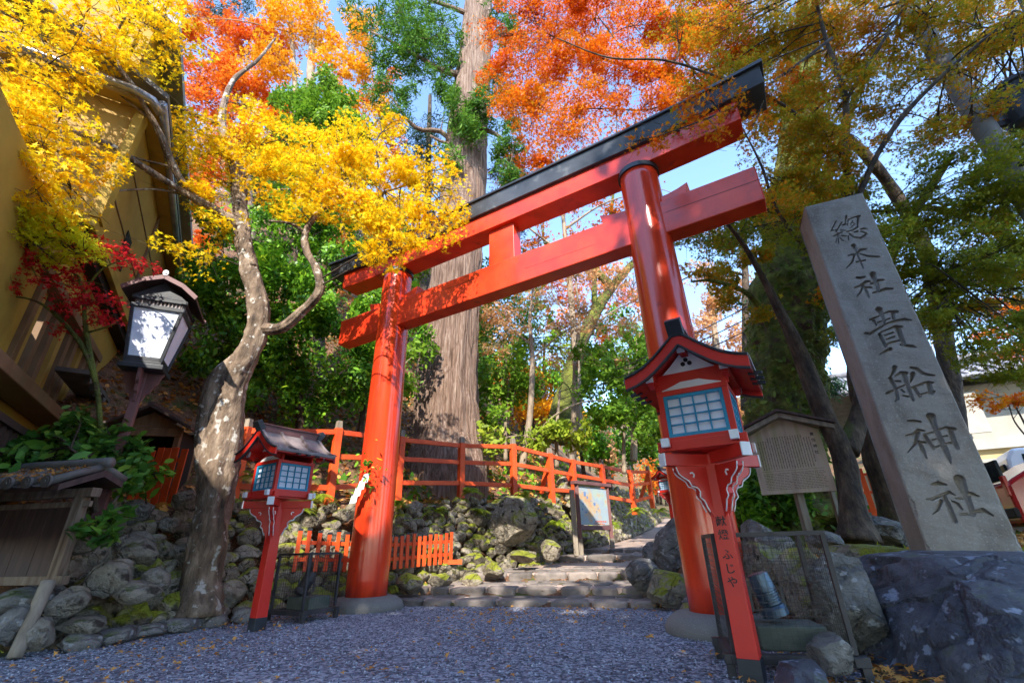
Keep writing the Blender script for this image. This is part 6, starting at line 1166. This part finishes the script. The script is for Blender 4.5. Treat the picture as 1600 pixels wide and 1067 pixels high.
tree('green_far_tree','green conifer behind the shop house roof at the far right','conifer', [[(*A(1560,640,20),.2),AP(1555,560,20,.12)]], DBARK, L_CED, .18,'needle', [(1560,570,20,25,700,.8),(1590,590,20,20,500,.8),(1600,560,20,20,500)], 87, flat=.8, sprad=.5)

# unseen trees added behind the viewpoint, crowns shaped to shade the forecourt
def add_shade_tree(name, label, x, y, H, blobs, seed, m):
    rt = empty(name); tag(rt, label, 'tree', 'unseen trees added to shade the forecourt'); sk = trunk([[(x,y,-.2,.5),(x+.1,y,H*.5,.35),(x,y+.1,H*.95,.1)]], DBARK, rt, 14, .1, seed, .4)
    r = np.random.default_rng(seed); C = []; Nn = []
    for bx_, by_, bz_, R_, n in blobs:
        D = r.normal(size=(n,3)); D /= np.linalg.norm(D,axis=1)[:,None]; C.append(D*(r.random(n)**.4)[:,None]*R_+[bx_,by_,bz_]); Nn.append(r.normal(size=(n,3)))
    frommesh('crown', *leaves_at(np.vstack(C), np.vstack(Nn), .32, 'quad', .3, r), m, rt)
def row(x0, x1, z0, z1, R_, n, y=-7, seed=1):
    r = np.random.default_rng(seed); return [(x, y+r.normal()*.5, z+r.normal()*.25, R_*r.uniform(.85,1.15), n) for x in np.arange(x0,x1,R_*.95) for z in np.arange(z0,z1,R_*.95)]
add_shade_tree('shade_tree','unseen broad leafy tree added behind the viewpoint for its shade, leftmost of three', -7.5,-7,11.5, row(-11,-4.0,3.5,11.0,1.5,420,seed=1), 201, L_GRN)
add_shade_tree('shade_tree','unseen broad leafy tree added behind the viewpoint for its shade, middle of three', -2,-7,12.5, row(-4.0,.6,3.5,11.2,1.5,420,seed=2), 202, L_GRN)
add_shade_tree('shade_tree','unseen very tall dark cedar added behind the viewpoint for its shade, rightmost of three', 4,-7,19, row(1.3,11,3.5,15.6,1.5,420,seed=3)+row(2.4,10,15,18.2,1.5,380,seed=4), 203, L_CEDD)

mid = [('golden green','leafy golden green tree on the slope in the left of the torii opening',L_FERN,[(770,450,19,40,900),(810,470,19,40,900),(760,510,18.5,40,900),(800,540,18.5,36,800),(740,480,18,30,500),(850,540,19,36,700)],(785,690,19)),
       ('orange','soft orange tree high on the slope in the middle of the torii opening',L_ROR,[(870,440,22,36,700),(910,460,22,40,800),(940,420,22,36,600),(890,500,21,40,800),(940,520,21,36,700),(980,470,22,36,600)],(905,690,22)),
       ('green','fresh green tree on the slope beside the right torii pillar',L_BRG,[(1000,520,17,36,900),(970,570,17,38,900),(1020,590,16.5,36,800),(1000,640,16,36,800),(940,580,17,34,700),(900,600,17,34,600),(1030,650,15,30,500)],(990,720,16)),
       ('yellow','pale yellow tree on the slope behind the slim bare trees',L_YOR,[(830,600,20,32,500),(870,580,20,32,500),(800,640,19,30,450),(850,640,19,30,400),(900,650,19,26,300)],(845,720,20)),
       ('tan','tan and russet tree on the slope right of the right torii pillar',L_TAN,[(1080,560,21,40,900),(1110,600,21,40,900),(1140,570,21,36,800),(1100,650,20,40,900),(1150,690,19,36,700),(1180,600,21,36,700),(1120,700,19,36,700)],(1110,760,20))]
for i, (_, lb, m_, bl_, p_) in enumerate(mid):
    tree('slope_tree', lb, 'tree', [[(*A(*p_),.13), AP(p_[0]+3,p_[1]-90,p_[2],.10), AP(p_[0]+6,p_[1]-190,p_[2],.05)]], PBARK, m_, .17, 'star', [(*q,.8) for q in bl_], 120+i, flat=.8, sprad=.5, thick=.2, tilt=.7, twr=.016, nz=.05, twn=10)
tree('russet_spray','russet maple spray hanging in front of the upper right end of the torii beam','maple branch', [[AP(1300,60,4.0,.022),AP(1220,120,3.9,.018),AP(1150,165,3.8,.013),AP(1080,195,3.7,.009),AP(1020,215,3.6,.005)],[AP(1200,135,3.9,.012),AP(1180,190,3.75,.008),AP(1150,235,3.6,.004)]], DBARK, L_ORG, .048,'maple', [(1040,205,3.65,26,130),(1080,180,3.7,30,200),(1120,200,3.7,30,190),(1160,170,3.8,34,260),(1100,150,3.75,30,180),(1180,215,3.7,26,130),(1200,150,3.9,32,230),(990,222,3.6,16,40),(1240,110,3.95,32,230)], 131, flat=.35, sprad=.18, tilt=.25, twn=7, twr=.004)

tree('bare_tree','tall wispy tree with russet leaves showing between the two beams of the torii','tree', [[(*A(905,700,15),.15),AP(900,560,15,.13),AP(890,440,15,.11),AP(880,340,15,.08),AP(870,240,15,.05)],[AP(885,400,15,.06),AP(820,350,14.8,.035),AP(780,300,14.6,.015)],[AP(880,360,15,.06),AP(940,320,14.8,.035),AP(1000,300,14.6,.015)],[AP(888,430,15,.05),AP(950,400,14.8,.03),AP(1010,380,14.6,.014)]], PBARK, L_ROR, .085,'star', [(790,330,14.6,32,420,.5),(840,345,14.7,32,420,.5),(850,290,14.7,36,520,.5),(900,320,14.8,34,420,.5),(940,300,14.8,34,480,.5),(800,280,14.6,32,520,.5),(820,240,14.6,32,560,.5),(1000,300,14.6,28,300,.5),(960,380,14.7,32,320,.4),(1010,390,14.6,26,240),(870,400,14.8,32,260,.4),(920,420,14.8,32,300,.4),(820,400,14.6,28,240,.4),(1100,330,14.4,26,240),(1120,370,14.4,26,260)], 141, flat=.5, sprad=.45, nz=.05, twn=18, twr=.012)

tree('slope_tree','dense mid green tree filling the gap low beside the right torii pillar','tree', [[(*A(985,740,24),.15),AP(985,640,24,.12),AP(985,520,24,.07)]], PBARK, L_GRN, .2,'quad', [(960,640,24,40,900,.9),(1010,660,24,40,900,.9),(985,600,24,42,1000,.9),(1030,610,24,40,900,.9),(940,690,23,36,700,.9),(1000,710,23,36,700,.9),(1090,690,24,36,700,.9),(1050,560,25,36,700,.9),(910,560,25,40,800,.9),(850,610,25,40,800,.9)], 151, flat=.9, sprad=.6, thick=.3, tilt=.7, nz=.05, twn=4)
# ------------------------------------------------------------------ undergrowth, moss, fallen leaves, far woods
def fern(P, n, L, seed, label, m=None):
    r = np.random.default_rng(seed); C = []; N = []; V = []; F = []; off = 0
    for k in range(n):
        a = r.uniform(0, 6.283); el = r.uniform(.3, 1.1); l = L*r.uniform(.6,1.1); d = np.array([math.cos(a)*math.cos(el), math.sin(a)*math.cos(el), math.sin(el)])
        side = np.array([-math.sin(a), math.cos(a), 0]); m_ = 13
        for i in range(1, m_):
            t = i/m_; p = np.array(P)+d*l*t-np.array([0,0,l*.75*t*t]); w_ = l*.24*math.sin(math.pi*min(1,t*.9+.12)); dn = d-np.array([0,0,1.5*t]); dn /= np.linalg.norm(dn)
            for s in (-1,1):
                e = p+side*s*w_+dn*w_*.35-np.array([0,0,w_*.2]); q = dn*l*.03
                V += [p-q, p+q, e]; F.append((off,off+1,off+2)); off += 3
    o = frommesh('fern', V, F, m or L_FERN); return tag(o, label, 'fern', 'ferns on the stone wall')
fl = [((395,745),6.9,'fern on the wall top behind the roof of the small red lantern'),((470,800),7.2,'large bright fern on the wall right of the small red lantern'),((445,820),7.1,'fern low on the wall beside the small red lantern post'),((500,780),7.6,'fern hanging left of the left torii pillar at the fence foot'),((622,790),8.4,'bright fern just right of the left torii pillar'),((735,770),9.4,'grassy fern under the rail fence below the giant cedar'),((750,800),9.3,'fern clump at the bulge of the stone wall'),((820,775),9.9,'long leaved fern above the big mossy boulder'),((850,790),10.1,'wide fern left of the marker post'),((870,820),9.9,'fern low beside the marker post'),((960,820),11.6,'fern right of the map sign legs'),((1030,800),12.2,'sunlit fern at the far end of the rail fence'),((1040,840),11.2,'low fern left of the right torii pillar'),((995,800),12.6,'fern under the far rail fence posts'),((205,790),5.9,'small fern behind the boulders under the red pickets'),((680,800),8.9,'small fern in the middle of the wall above the red pickets'),((920,830),10.8,'fern between the legs of the map sign')]
for i, (p, Y, lb) in enumerate(fl): fern(A(p[0], p[1], Y), 22, .42 if i % 2 else .34, 500+i, lb)
def on_ground(n, xr, yr, seed, cond=None, dz=.012, pw=1):
    r = np.random.default_rng(seed); P = np.c_[r.uniform(*xr, n), yr[0]+(yr[1]-yr[0])*r.random(n)**pw]
    s, _ = sdist(P, BL); s2, _ = sdist(P, BR)
    if cond is not None: k = cond(s, -s2, P, r); P = P[k]
    z = terr(P); return np.c_[P, z], r
def flat_leaves(nm, label, P, r, size, m, kind='star', up=.35, dz=.03):
    V, F = leaves_at(P+[0,0,dz]+np.c_[np.zeros((len(P),2)), r.uniform(0,.03,len(P))], r.normal(size=(len(P),3))*up+[0,0,1], size, kind, .3, r)
    tag(frommesh(nm, V, F, m), label, 'fallen leaves', kind='stuff')
P, r = on_ground(4200, (-4.5,2.2), (1.8,6.5), 1, lambda s,s2,P,r: (s < .1) & (s2 < .1) & (fnoise(np.c_[P,0*P[:,0]],.9,4) > r.uniform(-.6,1.0,len(P)))); P[:,2] = .0
flat_leaves('fallen_leaves', 'scattered orange brown leaves lying on the blue grey gravel', P, r, .036, L_DEAD, dz=.022)
P, r = on_ground(2600, (1.2,3.2), (2.2,4.6), 2, lambda s,s2,P,r: (np.abs(s2-.0) < .32)); 
flat_leaves('fallen_leaves', 'drift of dry brown leaves heaped round the right wire cage', P, r, .05, L_DEAD, dz=.02)
P, r = on_ground(30000, (-9,9), (5,20), 3, lambda s,s2,P,r: ((s > .9) | (s2 > .5)))
flat_leaves('fallen_leaves', 'thick brown leaf litter covering the slope and the right bank', P, r, .085, L_DEAD, dz=.01, kind='quad', up=.5)
P, r = on_ground(500, (-2,6), (6.5,14), 4, lambda s,s2,P,r: (s < .2) & (s2 < .2)); P[:,2] += .03
flat_leaves('fallen_leaves', 'few fallen leaves along the edges of the stone steps', P, r, .035, L_DEAD, dz=.02)
# tufts of green on the banks
def tufts(nm, label, n, xr, yr, seed, cond, m, L=.12, kind='needle'):
    P, r = on_ground(n, xr, yr, seed, cond); V, F = leaves_at(P, r.normal(size=(len(P),3))*[1,1,.25], L, kind, .4, r)
    # grow upwards: use side facing normals so blades stand
    tag(frommesh(nm, V, F, m), label, 'ground plants', kind='stuff')
tufts('ground_plants','small green plants and moss tufts along the wall top and banks', 14000, (-7,8), (4,17), 6, lambda s,s2,P,r: (((s > .3) & (s < 2.2)) | ((s2 > .3) & (s2 < 3))) & (fnoise(np.c_[P,0*P[:,0]],1.3,14) > .02), L_FERN, .10)
tufts('slope_plants','dark evergreen seedlings and grass dotted over the hillside', 22000, (-16,16), (8,30), 7, lambda s,s2,P,r: ((s > 1.5) | (s2 > 2)) & (fnoise(np.c_[P,0*P[:,0]],.5,15) > .0), L_GRN, .16, 'oval')
P, r = on_ground(2500, (-4.6,-1.2), (3.8,7.5), 8, lambda s,s2,P,r: (s > -.08) & (s < .25) & (fnoise(np.c_[P,0*P[:,0]],2,16) > .1))
V, F = leaves_at(P+[0,0,.03], r.normal(size=(len(P),3))*.6+[0,0,1], .03, 'oval', .4, r); tag(frommesh('ground_plants', V, F, L_BRG), 'tiny bright weeds along the left kerb stones', 'weeds', kind='stuff')
# moss cushions on the right bank
gx = np.arange(1.6, 9, .06); gy = np.arange(4.0, 10, .06); XX, YY = np.meshgrid(gx, gy); P2 = np.c_[XX.ravel(), YY.ravel()]; s2, _ = sdist(P2, BR); s2 = -s2
k = (s2 > .35) & (fnoise(np.c_[P2,0*P2[:,0]],.8,21) > -.1); Z = terr(P2)+.012+.02*np.maximum(fnoise(np.c_[P2,0*P2[:,0]],3,22),-.5); nx = len(gx); ny = len(gy); idx = np.arange(nx*ny).reshape(ny,nx)
F = np.stack([idx[:-1,:-1], idx[:-1,1:], idx[1:,1:], idx[1:,:-1]], -1).reshape(-1,4); F = F[k[F].all(1)]
tag(frommesh('moss_cushion', np.c_[P2,Z], F, MOSSG), 'green moss carpet on the raised bank behind the huge dark rock', 'moss', kind='stuff')
# far woods on the mountain
def far_woods():
    r = np.random.default_rng(90); C = []; mats = [L_GRN, L_ROR, L_CED, L_TAN, L_YOR]; buckets = [[] for _ in mats]; T = MB()
    for k in range(230):
        y = r.uniform(19, 60); x = r.uniform(-y*1.05-4, y*1.15+4); s, _ = sdist([(x,y)], BL); s2, _ = sdist([(x,y)], BR)
        if s[0] < 3 and -s2[0] < 5: continue
        if x > 6 and y < 24: continue
        z = tz(x,y); H = r.uniform(4.5, 8.0) if x > -14 else r.uniform(5,9)
        if x > -3: H *= .62
        R_ = H*r.uniform(.22,.34); b = r.choice(5, p=[.30,.2,.15,.25,.10]); T.tube([(x,y,z-.3),(x+r.normal()*.2,y,z+H*.5),(x+r.normal()*.4,y,z+H*.95)], [.16,.11,.03], 6)
        n = int(650*(R_/1.6)**2*min(1,(32/y))**1.2); D = r.normal(size=(n,3)); D /= np.linalg.norm(D,axis=1)[:,None]; cl = r.normal(size=(9,3)); cl /= np.linalg.norm(cl,axis=1)[:,None]
        q = (.75+.35*(D@cl.T).max(1))*(r.random(n)**.3); P = D*q[:,None]*[R_,R_,H*.40]+[x,y,z+H*.62]; buckets[b].append((P, D+r.normal(size=(n,3))*.7, y))
    for i, bk in enumerate(buckets):
        P = np.vstack([q[0] for q in bk]); N_ = np.vstack([q[1] for q in bk]); V, F = leaves_at(P, N_, .30, 'star' if i in (1,3,4) else 'quad', .35, r)
        o = frommesh('far_woods', V, F, mats[i]); tag(o, ('dark green','red orange','fresh green','tan and russet','golden yellow')[i]+' trees massed on the distant mountainside', 'woods', kind='stuff')
    o = T.build('far_trunks', DBARK, smooth=True); tag(o, 'thin dark trunks of the woods on the distant mountainside', 'woods', kind='stuff')
far_woods()
def rebase():
    bpy.context.view_layer.update()
    for o in list(bpy.data.objects):
        if o.type == 'EMPTY' and o.parent is None and o.location.length < 1e-6 and o.children:
            lo = np.full(3, 1e9); hi = -lo
            for c in o.children:
                if c.type == 'MESH' and len(c.data.vertices) and c.name.split('.')[0] not in ('crown','twigs'):
                    a = np.empty(len(c.data.vertices)*3, np.float32); c.data.vertices.foreach_get('co', a); a = a.reshape(-1,3); lo = np.minimum(lo, a.min(0)); hi = np.maximum(hi, a.max(0))
            if lo[0] > 1e8: continue
            b = Vector(((lo[0]+hi[0])/2, (lo[1]+hi[1])/2, lo[2]))
            for c in o.children: c.location = c.location-b
            o.location = b
rebase()
